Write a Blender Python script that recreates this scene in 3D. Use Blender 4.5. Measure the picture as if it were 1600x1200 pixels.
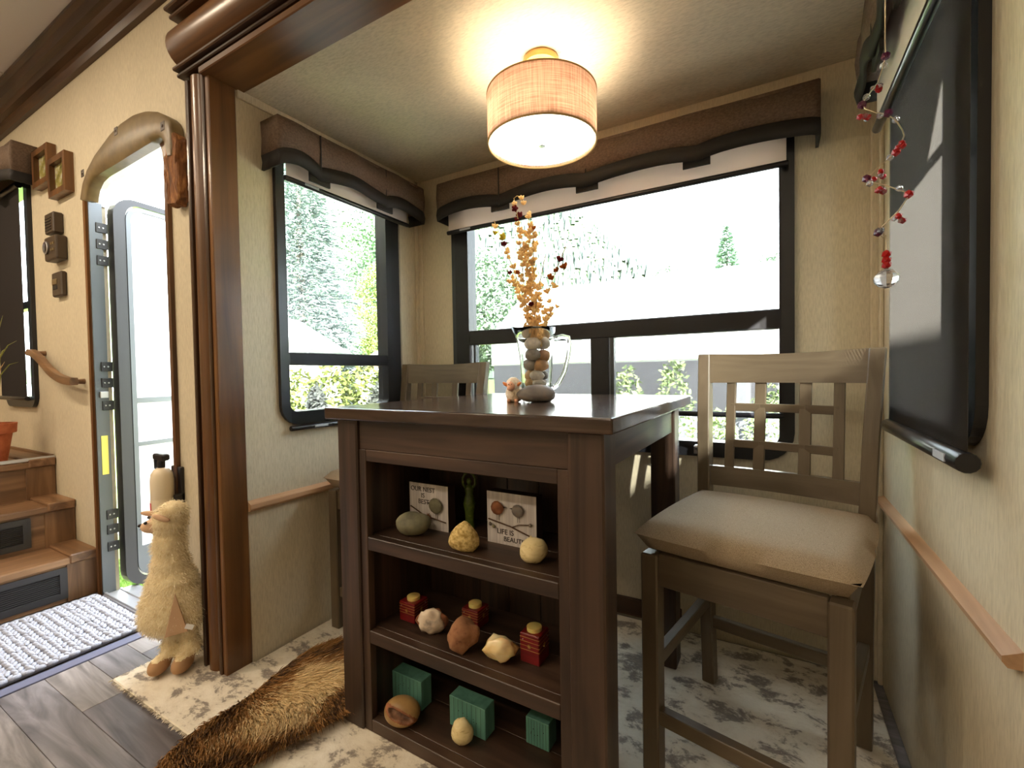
import bpy, bmesh, math, random
from math import sin, cos, pi, radians, sqrt
from mathutils import Vector, Matrix, noise
random.seed(7)
S = bpy.context.scene
C = S.collection
for o in list(bpy.data.objects): bpy.data.objects.remove(o)

# ------------------------------------------------------------------ camera
CAM = Vector((0, 0, 1.0)); FPX = 712.2
_y, _p, _r = radians(29.64), radians(-1.396), radians(-.954)
cf = Vector((-sin(_y)*cos(_p), cos(_y)*cos(_p), sin(_p)))
_cr = Vector((cos(_y), sin(_y), 0)); _cu = _cr.cross(cf)
cr = cos(_r)*_cr + sin(_r)*_cu; cu = -sin(_r)*_cr + cos(_r)*_cu
cam = bpy.data.objects.new('camera', bpy.data.cameras.new('camera')); C.objects.link(cam)
cam.matrix_world = Matrix(((cr.x, cu.x, -cf.x, CAM.x), (cr.y, cu.y, -cf.y, CAM.y), (cr.z, cu.z, -cf.z, CAM.z), (0, 0, 0, 1)))
cam.data.sensor_width = 36; cam.data.lens = 36*FPX/1600
cam.data.clip_start = .02; cam.data.clip_end = 2000
S.camera = cam
def ray(a, b): return cf + cr*((a-800)/FPX) + cu*((600-b)/FPX)
def at(a, b, ax, val):
    d = ray(a, b); return CAM + d*((val-CAM[ax])/d[ax])
def mpp(P): return (Vector(P)-CAM).dot(cf)/FPX      # metres per photo pixel at P

# ------------------------------------------------------------------ world, sun, exposure
W = bpy.data.worlds.new('sky'); S.world = W; W.use_nodes = True
bg = W.node_tree.nodes['Background']
bg.inputs[0].default_value = (.86, .93, 1.0, 1); bg.inputs[1].default_value = 6.0
sun = bpy.data.objects.new('sun_offscreen', bpy.data.lights.new('sun_offscreen', 'SUN')); C.objects.link(sun)
sun.data.energy = 42; sun.data.angle = radians(.55); sun.data.color = (1, .95, .86)
sun.rotation_euler = Vector((-1, .75, -.72)).to_track_quat('-Z', 'Y').to_euler()
S.view_settings.view_transform = 'Standard'; S.view_settings.look = 'None'
S.view_settings.exposure = 1.2; S.view_settings.gamma = 1; S.view_settings.use_curve_mapping = False

# ------------------------------------------------------------------ materials
def srgb(r, g, b):
    f = lambda c: (c/255/12.92 if c/255 <= .04045 else ((c/255+.055)/1.055)**2.4)
    return (f(r), f(g), f(b), 1)
def mat(name, col, rough=.6, metal=0, spec=.5, **k):
    m = bpy.data.materials.new(name); m.use_nodes = True
    p = m.node_tree.nodes['Principled BSDF']
    p.inputs['Base Color'].default_value = col; p.inputs['Roughness'].default_value = rough
    p.inputs['Metallic'].default_value = metal; p.inputs['Specular IOR Level'].default_value = spec
    for a, v in k.items(): p.inputs[a.replace('_', ' ')].default_value = v
    return m
def ntex(m, scale, stops, detail=4, nscale=1.0, bump=0, bscale=None, dist=0.0, rough=.55, target='Base Color', second=None):
    """noise -> ramp -> colour (object coordinates stretched by scale), optional bump"""
    t = m.node_tree; n = t.nodes; l = t.links; p = n['Principled BSDF']
    tc = n.new('ShaderNodeTexCoord'); mp = n.new('ShaderNodeMapping'); mp.inputs['Scale'].default_value = scale
    l.new(tc.outputs['Object'], mp.inputs[0])
    nz = n.new('ShaderNodeTexNoise'); nz.inputs['Scale'].default_value = nscale; nz.inputs['Detail'].default_value = detail
    nz.inputs['Roughness'].default_value = rough; nz.inputs['Distortion'].default_value = dist
    l.new(mp.outputs[0], nz.inputs['Vector'])
    rp = n.new('ShaderNodeValToRGB'); e = rp.color_ramp.elements
    while len(e) < len(stops): e.new(.5)
    for i, (pos, c) in enumerate(stops): e[i].position = pos; e[i].color = c
    l.new(nz.outputs[0], rp.inputs[0]); out = rp.outputs[0]
    if second:
        s2, ns2, lo, hi = second
        mp2 = n.new('ShaderNodeMapping'); mp2.inputs['Scale'].default_value = s2; l.new(tc.outputs['Object'], mp2.inputs[0])
        n2 = n.new('ShaderNodeTexNoise'); n2.inputs['Scale'].default_value = ns2; n2.inputs['Detail'].default_value = 3; l.new(mp2.outputs[0], n2.inputs['Vector'])
        mr = n.new('ShaderNodeMapRange'); mr.inputs['From Min'].default_value = .3; mr.inputs['From Max'].default_value = .7
        mr.inputs['To Min'].default_value = lo; mr.inputs['To Max'].default_value = hi; l.new(n2.outputs[0], mr.inputs[0])
        mx = n.new('ShaderNodeMix'); mx.data_type = 'RGBA'; mx.blend_type = 'MULTIPLY'; mx.inputs[0].default_value = 1
        l.new(out, mx.inputs[6]); l.new(mr.outputs[0], mx.inputs[7]); out = mx.outputs[2]
    l.new(out, p.inputs[target])
    if bump:
        b = n.new('ShaderNodeBump'); b.inputs['Strength'].default_value = bump; b.inputs['Distance'].default_value = bscale or .002
        l.new(nz.outputs[0], b.inputs['Height']); l.new(b.outputs[0], p.inputs['Normal'])
    return m
def wood(name, dark, mid, light, axis, rough=.45, f=1.0, bump=.25):
    sc = [26*f, 26*f, 26*f]; sc['xyz'.index(axis)] = 1.6*f
    return ntex(mat(name, mid, rough), sc, [(.28, dark), (.5, mid), (.74, light)], 6, 1.0, bump, .0012, .9,
                second=((3, 3, 3), 1.0, .78, 1.1))
M = {}
def wallmat(name, c, lo=.93, hi=1.05):
    r, g, b, _ = c
    return ntex(mat(name, c, .62), (260, 260, 40), [(.25, (r*.80, g*.79, b*.77, 1)), (.55, c), (.8, (r*1.12, g*1.12, b*1.10, 1))], 5, 1, .12, .001,
                second=((1.6, 1.6, .9), 1.5, lo, hi))
M['wall'] = wallmat('linen_wallpaper', srgb(200, 188, 163))
M['wallm'] = M['wall']
M['slideceil'] = ntex(mat('linen_ceiling', srgb(150, 138, 122), .7), (60, 200, 60), [(.25, srgb(178, 167, 144)), (.55, srgb(200, 188, 163)), (.8, srgb(211, 198, 172))], 5, 1, .1, .001, second=((2, 2, 2), 2, .93, 1.05))
M['ceil'] = mat('white_ceiling_panel', srgb(205, 200, 195), .8)
for ax in 'xyz':
    M['table_'+ax] = wood('dark_stained_pine_'+ax, srgb(36, 25, 19), srgb(62, 45, 35), srgb(84, 63, 49), ax, .45)
    M['cherry_'+ax] = wood('cherry_trim_'+ax, srgb(66, 40, 20), srgb(104, 68, 36), srgb(130, 90, 50), ax, .30, .6, .08)
    M['stool_'+ax] = wood('taupe_painted_wood_'+ax, srgb(84, 72, 57), srgb(98, 85, 68), srgb(108, 95, 77), ax, .38, 1, .06)
    M['stair_'+ax] = wood('stair_wood_'+ax, srgb(80, 56, 36), srgb(118, 86, 58), srgb(146, 112, 80), ax, .42, .7, .08)
    M['darktrim_'+ax] = wood('dark_trim_wood_'+ax, srgb(40, 25, 15), srgb(66, 42, 24), srgb(92, 62, 36), ax, .3, .7, .06)
M['tabletop'] = wood('dark_stained_pine_polished', srgb(36, 25, 19), srgb(62, 45, 35), srgb(84, 63, 49), 'x', .16, 1, .12)
M['rail'] = wood('pale_maple_rail', srgb(168, 132, 100), srgb(190, 152, 118), srgb(205, 170, 138), 'y', .45, .8, .05)
M['black'] = mat('black_frame', srgb(26, 26, 30), .35)
M['blackrub'] = mat('black_rubber', srgb(18, 18, 20), .6)
M['bar'] = mat('black_shade_bar', srgb(22, 22, 28), .28)
M['seat'] = ntex(mat('woven_seat_fabric', srgb(165, 146, 122), .9), (700, 700, 700), [(.3, srgb(132, 114, 92)), (.7, srgb(180, 162, 138))], 2, 1, .5, .001)
M['val'] = ntex(mat('brown_valance_fabric', srgb(98, 78, 62), .8), (120, 120, 160), [(.3, srgb(82, 64, 50)), (.7, srgb(110, 90, 74))], 3, 1, .2, .001)
M['valband'] = mat('black_valance_band', srgb(33, 29, 27), .75)
M['chrome'] = mat('brushed_metal', srgb(190, 190, 195), .3, 1)
M['jamb'] = mat('grey_door_jamb_metal', srgb(92, 96, 100), .32, .6)
M['white'] = mat('white_gelcoat', srgb(238, 240, 242), .35)
M['plate'] = mat('pale_label', srgb(170, 174, 184), .5)
M['bronze'] = ntex(mat('bronze_plastic', srgb(112, 92, 58), .42), (20, 20, 20), [(.3, srgb(100, 82, 52)), (.7, srgb(122, 102, 66))], 2)
M['switch'] = mat('dark_bronze_switch', srgb(64, 50, 36), .4)
M['terra'] = ntex(mat('terracotta', srgb(176, 92, 52), .75), (30, 30, 30), [(.3, srgb(160, 80, 44)), (.7, srgb(190, 106, 64))])
M['leaf'] = mat('plant_blade', srgb(120, 122, 50), .5)
M['candle'] = mat('ivory_wax', srgb(222, 196, 120), .5, Subsurface_Weight=.2)
M['red'] = ntex(mat('red_lacquered_wood', srgb(112, 20, 22), .3), (10, 10, 60), [(.3, srgb(90, 14, 18)), (.7, srgb(128, 26, 28))])
M['gold'] = mat('gold_paint', srgb(196, 160, 92), .35, .6)
M['teal'] = ntex(mat('teal_painted_wood', srgb(84, 138, 124), .6), (40, 40, 5), [(.3, srgb(70, 120, 110)), (.7, srgb(100, 152, 136))], 4, 1, .2)
M['plaque'] = ntex(mat('whitewashed_board', srgb(205, 198, 196), .7), (120, 120, 4), [(.25, srgb(172, 164, 165)), (.6, srgb(214, 207, 204))], 4)
M['plaqueside'] = mat('dark_brown_box_side', srgb(52, 32, 26), .6)
M['ink'] = mat('dark_lettering', srgb(52, 44, 46), .7)
M['twig'] = mat('brown_twig', srgb(92, 66, 48), .8)
M['gstone'] = ntex(mat('grey_green_stone', srgb(120, 116, 92), .7), (24, 24, 24), [(.3, srgb(86, 84, 68)), (.6, srgb(128, 124, 98)), (.8, srgb(150, 140, 104))], 5, 1, .3)
M['ystone'] = ntex(mat('pitted_yellow_stone', srgb(204, 176, 108), .85), (110, 110, 110), [(.35, srgb(168, 136, 70)), (.6, srgb(226, 200, 136))], 3, 1, .8, .004)
M['cstone'] = ntex(mat('cream_stone', srgb(222, 202, 150), .8), (26, 26, 60), [(.3, srgb(158, 130, 84)), (.42, srgb(216, 196, 144)), (.8, srgb(236, 220, 176))], 5, 1, .4, .003, 1.5)
M['bstone'] = ntex(mat('pitted_brown_stone', srgb(146, 100, 68), .85), (60, 60, 60), [(.25, srgb(92, 56, 36)), (.4, srgb(146, 98, 66)), (.8, srgb(168, 122, 86))], 5, 1, .6, .003)
M['citrine'] = ntex(mat('amber_crystal', srgb(236, 210, 160), .25, Subsurface_Weight=.15), (9, 9, 26), [(.35, srgb(240, 220, 176)), (.58, srgb(232, 196, 130)), (.72, srgb(176, 92, 36))], 4, 1, .4, .003)
M['agate'] = ntex(mat('white_agate', srgb(212, 190, 168), .3), (36, 36, 36), [(.3, srgb(150, 136, 124)), (.5, srgb(224, 204, 182)), (.8, srgb(238, 222, 200))], 3)
M['rust'] = ntex(mat('rusty_rind', srgb(132, 80, 50), .85), (50, 50, 50), [(.3, srgb(96, 54, 32)), (.7, srgb(160, 102, 66))], 4, 1, .5)
M['geode'] = ntex(mat('tan_geode_skin', srgb(160, 124, 74), .4), (14, 14, 14), [(.3, srgb(120, 88, 50)), (.7, srgb(178, 142, 90))], 4)
M['geodein'] = ntex(mat('brown_geode_inside', srgb(96, 62, 44), .5), (50, 50, 50), [(.3, srgb(66, 40, 28)), (.7, srgb(150, 110, 84))], 3, 1, .5)
M['green'] = ntex(mat('green_glazed_clay', srgb(74, 92, 30), .3), (90, 90, 90), [(.4, srgb(66, 84, 28)), (.62, srgb(84, 102, 36)), (.74, srgb(170, 150, 70))], 3, 1, .4)
M['tstone'] = ntex(mat('smooth_grey_stone', srgb(122, 114, 108), .55), (9, 9, 22), [(.3, srgb(96, 90, 88)), (.5, srgb(122, 114, 108)), (.7, srgb(150, 126, 96))], 5, 1, .2, .002, .8)
M['sheep'] = ntex(mat('cream_sheep_clay', srgb(238, 220, 196), .7), (160, 160, 160), [(.3, srgb(220, 196, 168)), (.7, srgb(246, 232, 212))], 2, 1, .8, .004)
M['sheepface'] = mat('pink_face', srgb(236, 178, 146), .6)
M['sheepear'] = mat('orange_ear', srgb(212, 126, 66), .6)
M['llama'] = ntex(mat('cream_plush', srgb(230, 212, 174), .95), (60, 60, 60), [(.3, srgb(214, 192, 146)), (.7, srgb(240, 226, 190))], 3, 1, .4, .006)
M['llamafur'] = mat('cream_plush_strands', srgb(244, 232, 204), .9)
M['llamaskin'] = mat('pinkish_tan_felt', srgb(206, 170, 138), .9)
M['llamahoof'] = mat('brown_felt', srgb(172, 134, 98), .95)
M['dark'] = mat('near_black', srgb(20, 14, 12), .4)
M['ext'] = mat('ivory_enamel', srgb(226, 212, 186), .3)
M['extred'] = mat('red_label', srgb(200, 52, 44), .5)
M['bark'] = ntex(mat('rough_bark', srgb(130, 84, 46), .85), (50, 50, 14), [(.3, srgb(78, 48, 28)), (.55, srgb(128, 82, 44)), (.75, srgb(186, 134, 80))], 5, 1, .8, .006)
M['straw'] = mat('dry_stem', srgb(176, 142, 92), .8)
M['mat'] = ntex(mat('grey_white_rope', srgb(150, 153, 164), .9), (200, 200, 200), [(.3, srgb(132, 135, 147)), (.7, srgb(166, 169, 180))], 2, 1, .3)
M['alum'] = mat('aluminium_sill', srgb(196, 198, 204), .35, .7)
M['strip'] = mat('blue_grey_floor_trim', srgb(96, 98, 118), .3)
M['vent'] = mat('black_vent', srgb(44, 42, 44), .4)
M['crystal_r'] = mat('red_glass_bead', srgb(206, 40, 40), .08, 0, .8, Transmission_Weight=.35)
M['crystal_p'] = mat('purple_glass_bead', srgb(104, 36, 76), .08, 0, .8, Transmission_Weight=.35)
M['crystal_c'] = mat('clear_glass_bead', srgb(240, 240, 245), .03, 0, .8, Transmission_Weight=.9)
M['wire'] = mat('silver_wire', srgb(206, 190, 160), .35, .8)
M['photo'] = ntex(mat('meadow_photo', srgb(120, 130, 90), .3), (30, 30, 30), [(.3, srgb(62, 70, 36)), (.5, srgb(150, 140, 70)), (.7, srgb(196, 200, 206))], 4)
M['yellow'] = mat('yellow_sticker', srgb(222, 208, 96), .6)
# rug: cream pile with broken grey-brown motifs
def rugmat():
    m = mat('patterned_rug', srgb(214, 204, 188), .95)
    return ntex(m, (9, 13, 9), [(.40, srgb(224, 216, 200)), (.52, srgb(212, 202, 184)), (.565, srgb(150, 140, 128)), (.63, srgb(122, 114, 108)), (.68, srgb(200, 190, 174))], 9, 1.0, .7, .006, .25, .72)
M['rug'] = rugmat()
def glassmat(name, gl=.07, tint=(1, 1, 1, 1)):
    m = bpy.data.materials.new(name); m.use_nodes = True; t = m.node_tree; t.nodes.clear()
    o = t.nodes.new('ShaderNodeOutputMaterial'); a = t.nodes.new('ShaderNodeBsdfTransparent'); g = t.nodes.new('ShaderNodeBsdfGlossy'); x = t.nodes.new('ShaderNodeMixShader')
    a.inputs[0].default_value = tint; g.inputs['Roughness'].default_value = .02; x.inputs[0].default_value = gl
    t.links.new(a.outputs[0], x.inputs[1]); t.links.new(g.outputs[0], x.inputs[2]); t.links.new(x.outputs[0], o.inputs[0]); return m
M['pane'] = glassmat('window_glass', .05, (.93, .96, .95, 1))
def meshmat(name, col, open_, trl=.0, trcol=None):
    m = bpy.data.materials.new(name); m.use_nodes = True; t = m.node_tree; t.nodes.clear(); N = t.nodes.new
    o = N('ShaderNodeOutputMaterial'); a = N('ShaderNodeBsdfTransparent'); d = N('ShaderNodeBsdfDiffuse'); d.inputs[0].default_value = col
    s = N('ShaderNodeBsdfTranslucent'); s.inputs[0].default_value = trcol or col
    x = N('ShaderNodeMixShader'); x.inputs[0].default_value = trl; y = N('ShaderNodeMixShader'); y.inputs[0].default_value = open_
    L = t.links.new; L(d.outputs[0], x.inputs[1]); L(s.outputs[0], x.inputs[2]); L(x.outputs[0], y.inputs[1]); L(a.outputs[0], y.inputs[2]); L(y.outputs[0], o.inputs[0])
    return m
M['sunmesh'] = meshmat('open_weave_sun_shade', srgb(60, 58, 60), .84)
M['screen'] = meshmat('insect_screen', srgb(120, 122, 128), .66)
M['darkshade'] = meshmat('charcoal_weave_shade', srgb(60, 56, 54), .50, .26, srgb(104, 98, 92))
M['darkshade2'] = meshmat('charcoal_weave_shade_dense', srgb(60, 56, 54), .02, .2)
M['shadewhite'] = meshmat('cream_roller_fabric', srgb(222, 212, 206), 0, .30, srgb(222, 208, 200))
for _n, _c, _c2 in (('pod', (246, 222, 176), (252, 226, 172)), ('podred', (120, 50, 56), (140, 50, 60)), ('podyel', (206, 188, 84), (220, 200, 80)), ('podbrown', (176, 112, 58), (200, 120, 60))): M[_n] = meshmat('papery_'+_n, srgb(*_c), 0, .55, srgb(*_c2))
def shademat():
    m = bpy.data.materials.new('linen_lamp_shade'); m.use_nodes = True; t = m.node_tree; t.nodes.clear(); N = t.nodes.new; L = t.links.new
    o = N('ShaderNodeOutputMaterial'); d = N('ShaderNodeBsdfDiffuse'); s = N('ShaderNodeBsdfTranslucent'); x = N('ShaderNodeMixShader'); x.inputs[0].default_value = .5
    tc = N('ShaderNodeTexCoord'); r = []
    for sc in ((14, 14, 420), (300, 300, 10)):
        mp = N('ShaderNodeMapping'); mp.inputs['Scale'].default_value = sc; L(tc.outputs['Object'], mp.inputs[0])
        n = N('ShaderNodeTexNoise'); n.inputs['Scale'].default_value = 1; n.inputs['Detail'].default_value = 3; L(mp.outputs[0], n.inputs['Vector']); r.append(n)
    ad = N('ShaderNodeMath'); ad.operation = 'ADD'; L(r[0].outputs[0], ad.inputs[0]); L(r[1].outputs[0], ad.inputs[1])
    rp = N('ShaderNodeValToRGB'); e = rp.color_ramp.elements; e[0].position = .38; e[0].color = srgb(176, 150, 134); e[1].position = .62; e[1].color = srgb(228, 208, 194)
    hf = N('ShaderNodeMath'); hf.operation = 'MULTIPLY'; hf.inputs[1].default_value = .5; L(ad.outputs[0], hf.inputs[0]); L(hf.outputs[0], rp.inputs[0])
    L(rp.outputs[0], d.inputs[0]); L(rp.outputs[0], s.inputs[0]); L(d.outputs[0], x.inputs[1]); L(s.outputs[0], x.inputs[2]); L(x.outputs[0], o.inputs[0]); return m
M['lampshade'] = shademat()
def emit(name, c, s):
    m = mat(name, (.9, .9, .9, 1), .5); p = m.node_tree.nodes['Principled BSDF']
    p.inputs['Emission Color'].default_value = c; p.inputs['Emission Strength'].default_value = s; return m
M['bulb'] = emit('warm_bulb', (1, .84, .62, 1), 75)
M['diffuser'] = emit('lit_diffuser', (1, .88, .68, 1), 2.4)
def glass():
    m = mat('clear_glass', (1, 1, 1, 1), .0, 0, .5, Transmission_Weight=1.0, IOR=1.33); return m
M['glass'] = glass()
def planks():
    out = []
    for i, c in enumerate(((108, 104, 106), (94, 90, 94), (122, 116, 114), (84, 80, 86))):
        a = [tuple(min(255, v*k) for v in c) for k in (.72, 1, 1.28)]
        out.append(ntex(mat('grey_vinyl_plank_%s' % 'abcd'[i], srgb(*c), .34), (1.8, 14, 5), [(.3, srgb(*a[0])), (.5, srgb(*a[1])), (.72, srgb(*a[2]))], 6, 1, .15, .001, 2.2))
    return out
M['planks'] = planks()

# ------------------------------------------------------------------ mesh helpers
def tag(o, label, cat=None, group=None, kind=None):
    if label: o['label'] = label
    if cat: o['category'] = cat
    if group: o['group'] = group
    if kind: o['kind'] = kind
    return o
def thing(name, loc=(0, 0, 0), rz=0, label=None, cat=None, group=None, kind=None):
    e = bpy.data.objects.new(name, None); e.empty_display_size = .05; C.objects.link(e)
    e.location = loc; e.rotation_euler = (0, 0, rz)
    return tag(e, label, cat, group, kind)
def link(name, me, m, parent=None, smooth=False):
    if m is not None:
        me.materials.append(M[m] if isinstance(m, str) else m)
    if smooth:
        for p in me.polygons: p.use_smooth = True
    o = bpy.data.objects.new(name, me); C.objects.link(o)
    if parent: o.parent = parent
    return o
class B:
    """collects shapes into one mesh"""
    def __init__(s): s.bm = bmesh.new()
    def box(s, x0, x1, y0, y1, z0, z1, bev=0, M4=None, seg=1):
        b = bmesh.new(); bmesh.ops.create_cube(b, size=1)
        bmesh.ops.scale(b, vec=(x1-x0, y1-y0, z1-z0), verts=b.verts); bmesh.ops.translate(b, vec=((x0+x1)/2, (y0+y1)/2, (z0+z1)/2), verts=b.verts)
        if bev: bmesh.ops.bevel(b, geom=b.edges[:], offset=bev, segments=seg, affect='EDGES', profile=.5)
        return s._add(b, M4)
    def _add(s, b, M4=None):
        if M4 is not None: bmesh.ops.transform(b, matrix=M4, verts=b.verts)
        me = bpy.data.meshes.new('t'); b.to_mesh(me); b.free(); s.bm.from_mesh(me); bpy.data.meshes.remove(me); return s
    def geo(s, vs, fs):
        v = [s.bm.verts.new(p) for p in vs]
        for f in fs:
            try: s.bm.faces.new([v[i] for i in f])
            except ValueError: pass
        return s
    def bar(s, a, b, w, h=None, up=(0, 0, 1), bev=0):
        """rectangular bar from a to b"""
        a, b = Vector(a), Vector(b); h = h or w; d = (b-a); L = d.length; d.normalize(); up = Vector(up)
        x = d.cross(up)
        if x.length < 1e-4: x = d.cross(Vector((0, 1, 0)))
        x.normalize(); u = x.cross(d)
        q = bmesh.new(); bmesh.ops.create_cube(q, size=1); bmesh.ops.scale(q, vec=(w, L, h), verts=q.verts)
        if bev: bmesh.ops.bevel(q, geom=q.edges[:], offset=bev, segments=1, affect='EDGES')
        c = (a+b)/2
        m = Matrix(((x.x, d.x, u.x, c.x), (x.y, d.y, u.y, c.y), (x.z, d.z, u.z, c.z), (0, 0, 0, 1)))
        return s._add(q, m)
    def tube(s, pts, r, n=8, cap=True):
        pts = [Vector(p) for p in pts]; rs = r if isinstance(r, (list, tuple)) else [r]*len(pts); rings = []
        px_ = None
        for i, p in enumerate(pts):
            d = (pts[min(i+1, len(pts)-1)]-pts[max(i-1, 0)]).normalized()
            if px_ is None: px_ = d.cross(Vector((0, 0, 1)) if abs(d.z) < .9 else Vector((1, 0, 0))).normalized()
            px_ = (px_-d*px_.dot(d)).normalized(); q = d.cross(px_)
            rings.append([s.bm.verts.new(p+(px_*cos(2*pi*k/n)+q*sin(2*pi*k/n))*rs[i]) for k in range(n)])
        for a, b in zip(rings, rings[1:]):
            for k in range(n): s.bm.faces.new((a[k], a[(k+1) % n], b[(k+1) % n], b[k]))
        if cap: s.bm.faces.new(rings[0][::-1]); s.bm.faces.new(rings[-1])
        return s
    def lathe(s, prof, c=(0, 0, 0), n=32, axis='z', close=False):
        c = Vector(c); rings = []
        for r, z in prof:
            ring = []
            for k in range(n):
                a = 2*pi*k/n; v = Vector((r*cos(a), r*sin(a), z))
                if axis == 'x': v = Vector((v.z, v.x, v.y))
                if axis == 'y': v = Vector((v.x, v.z, v.y))
                ring.append(s.bm.verts.new(c+v))
            rings.append(ring)
        prs = list(zip(rings, rings[1:])) + ([(rings[-1], rings[0])] if close else [])
        for a, b in prs:
            for k in range(n): s.bm.faces.new((a[k], a[(k+1) % n], b[(k+1) % n], b[k]))
        if not close:
            for rg in (rings[0], rings[-1]):
                try: s.bm.faces.new(rg)
                except ValueError: pass
        return s
    def ball(s, c, r, sub=2, rot=None, nz=0, freq=8, seed=0):
        b = bmesh.new(); bmesh.ops.create_icosphere(b, subdivisions=sub, radius=1)
        if not isinstance(r, (tuple, list)): r = (r, r, r)
        for v in b.verts:
            k = 1
            if nz: k = 1+nz*noise.noise(v.co*freq*.25+Vector((seed*7.3, seed*3.1, seed)))+nz*.45*noise.noise(v.co*freq*.6+Vector((seed, seed*5.1, 3)))
            v.co = Vector((v.co.x*r[0]*k, v.co.y*r[1]*k, v.co.z*r[2]*k))
        m = Matrix.Translation(c) @ (rot.to_4x4() if rot else Matrix.Identity(4))
        return s._add(b, m)
    def prism(s, poly, z0, z1, axis='z', bev=0):
        """extrude a 2-D polygon; axis = extrusion axis, polygon in the other two (x,y / x,z / y,z order)"""
        def P(a, b, t): return {'z': (a, b, t), 'y': (a, t, b), 'x': (t, a, b)}[axis]
        n = len(poly); q = bmesh.new()
        lo = [q.verts.new(P(a, b, z0)) for a, b in poly]; hi = [q.verts.new(P(a, b, z1)) for a, b in poly]
        q.faces.new(lo[::-1]); q.faces.new(hi)
        for i in range(n): q.faces.new((lo[i], lo[(i+1) % n], hi[(i+1) % n], hi[i]))
        bmesh.ops.recalc_face_normals(q, faces=q.faces)
        if bev: bmesh.ops.bevel(q, geom=q.edges[:], offset=bev, segments=1, affect='EDGES')
        return s._add(q)
    def frame(s, a0, a1, b0, b1, w, t0, t1, axis, r=0, seg=6, ri=None):
        """rounded rectangular ring in plane, extruded along axis between t0 and t1"""
        def rr(x0, x1, y0, y1, r):
            o = []
            for cx, cy, a in ((x1-r, y1-r, 0), (x0+r, y1-r, 90), (x0+r, y0+r, 180), (x1-r, y0+r, 270)):
                for k in range(seg+1): t = radians(a+90*k/seg); o.append((cx+r*cos(t), cy+r*sin(t)))
            return o
        ww = w if isinstance(w, (tuple, list)) else (w, w, w, w)   # a0,a1,b0,b1 widths
        O = rr(a0, a1, b0, b1, max(r, 1e-4)); I = rr(a0+ww[0], a1-ww[1], b0+ww[2], b1-ww[3], max(r-min(ww) if ri is None else ri, 1e-4))
        def P(a, b, t): return {'z': (a, b, t), 'y': (a, t, b), 'x': (t, a, b)}[axis]
        n = len(O); vs = [P(*p, t0) for p in O]+[P(*p, t0) for p in I]+[P(*p, t1) for p in O]+[P(*p, t1) for p in I]; fs = []
        for i in range(n):
            j = (i+1) % n
            fs += [(i, j, n+j, n+i), (2*n+i, 3*n+i, 3*n+j, 2*n+j), (i, 2*n+i, 2*n+j, j), (n+i, n+j, 3*n+j, 3*n+i)]
        return s.geo(vs, fs)
    def done(s, name, m, parent=None, smooth=False, off=None, auto=None):
        bmesh.ops.recalc_face_normals(s.bm, faces=s.bm.faces)
        if off is not None: bmesh.ops.translate(s.bm, vec=-Vector(off), verts=s.bm.verts)
        me = bpy.data.meshes.new(name); s.bm.to_mesh(me); s.bm.free()
        if auto:
            for p in me.polygons: p.use_smooth = True
            o = link(name, me, m, parent); me.set_sharp_from_angle(angle=radians(auto)); return o
        return link(name, me, m, parent, smooth)
def struct(o): o['kind'] = 'structure'; return o
def copy_tree(o, parent=None):
    c = o.copy(); C.objects.link(c); c.parent = parent
    for ch in list(o.children): copy_tree(ch, c)
    return c
def text(name, s, size, m, parent, M4, shear=0):
    cu_ = bpy.data.curves.new(name, 'FONT'); cu_.body = s; cu_.size = size; cu_.extrude = .0004; cu_.shear = shear; cu_.align_x = 'CENTER'
    o = bpy.data.objects.new(name, cu_); C.objects.link(o)
    me = bpy.data.meshes.new_from_object(o.evaluated_get(bpy.context.evaluated_depsgraph_get())); bpy.data.objects.remove(o); bpy.data.curves.remove(cu_)
    me.transform(M4); me.materials.clear()
    return link(name, me, m, parent)
def blades(name, items, m, parent=None, cols=None):
    """items: (root, tip, width) -> thin bent two-segment blades in one mesh"""
    vs, fs, vc = [], [], []
    for i, (a, b, w) in enumerate(items):
        a, b = Vector(a), Vector(b); d = b-a; sd = d.cross(Vector((random.uniform(-1, 1), random.uniform(-1, 1), random.uniform(-1, 1))))
        if sd.length < 1e-6: continue
        sd = sd.normalized()*w*.5; mid = a+d*.55+Vector((0, 0, d.length*.10)); k = len(vs)
        vs += [a-sd, a+sd, mid+sd*.8, mid-sd*.8, b]; fs += [(k, k+1, k+2, k+3), (k+3, k+2, k+4)]
        if cols: vc += [cols[i]]*5
    me = bpy.data.meshes.new(name); me.from_pydata(vs, [], fs)
    if cols:
        at_ = me.color_attributes.new('col', 'FLOAT_COLOR', 'POINT')
        for i, c in enumerate(vc): at_.data[i].color = c
    return link(name, me, m, parent)
def vcolmat(name, rough=.9):
    m = mat(name, (1, 1, 1, 1), rough); t = m.node_tree; a = t.nodes.new('ShaderNodeVertexColor'); a.layer_name = 'col'
    t.links.new(a.outputs[0], t.nodes['Principled BSDF'].inputs['Base Color']); return m

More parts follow.
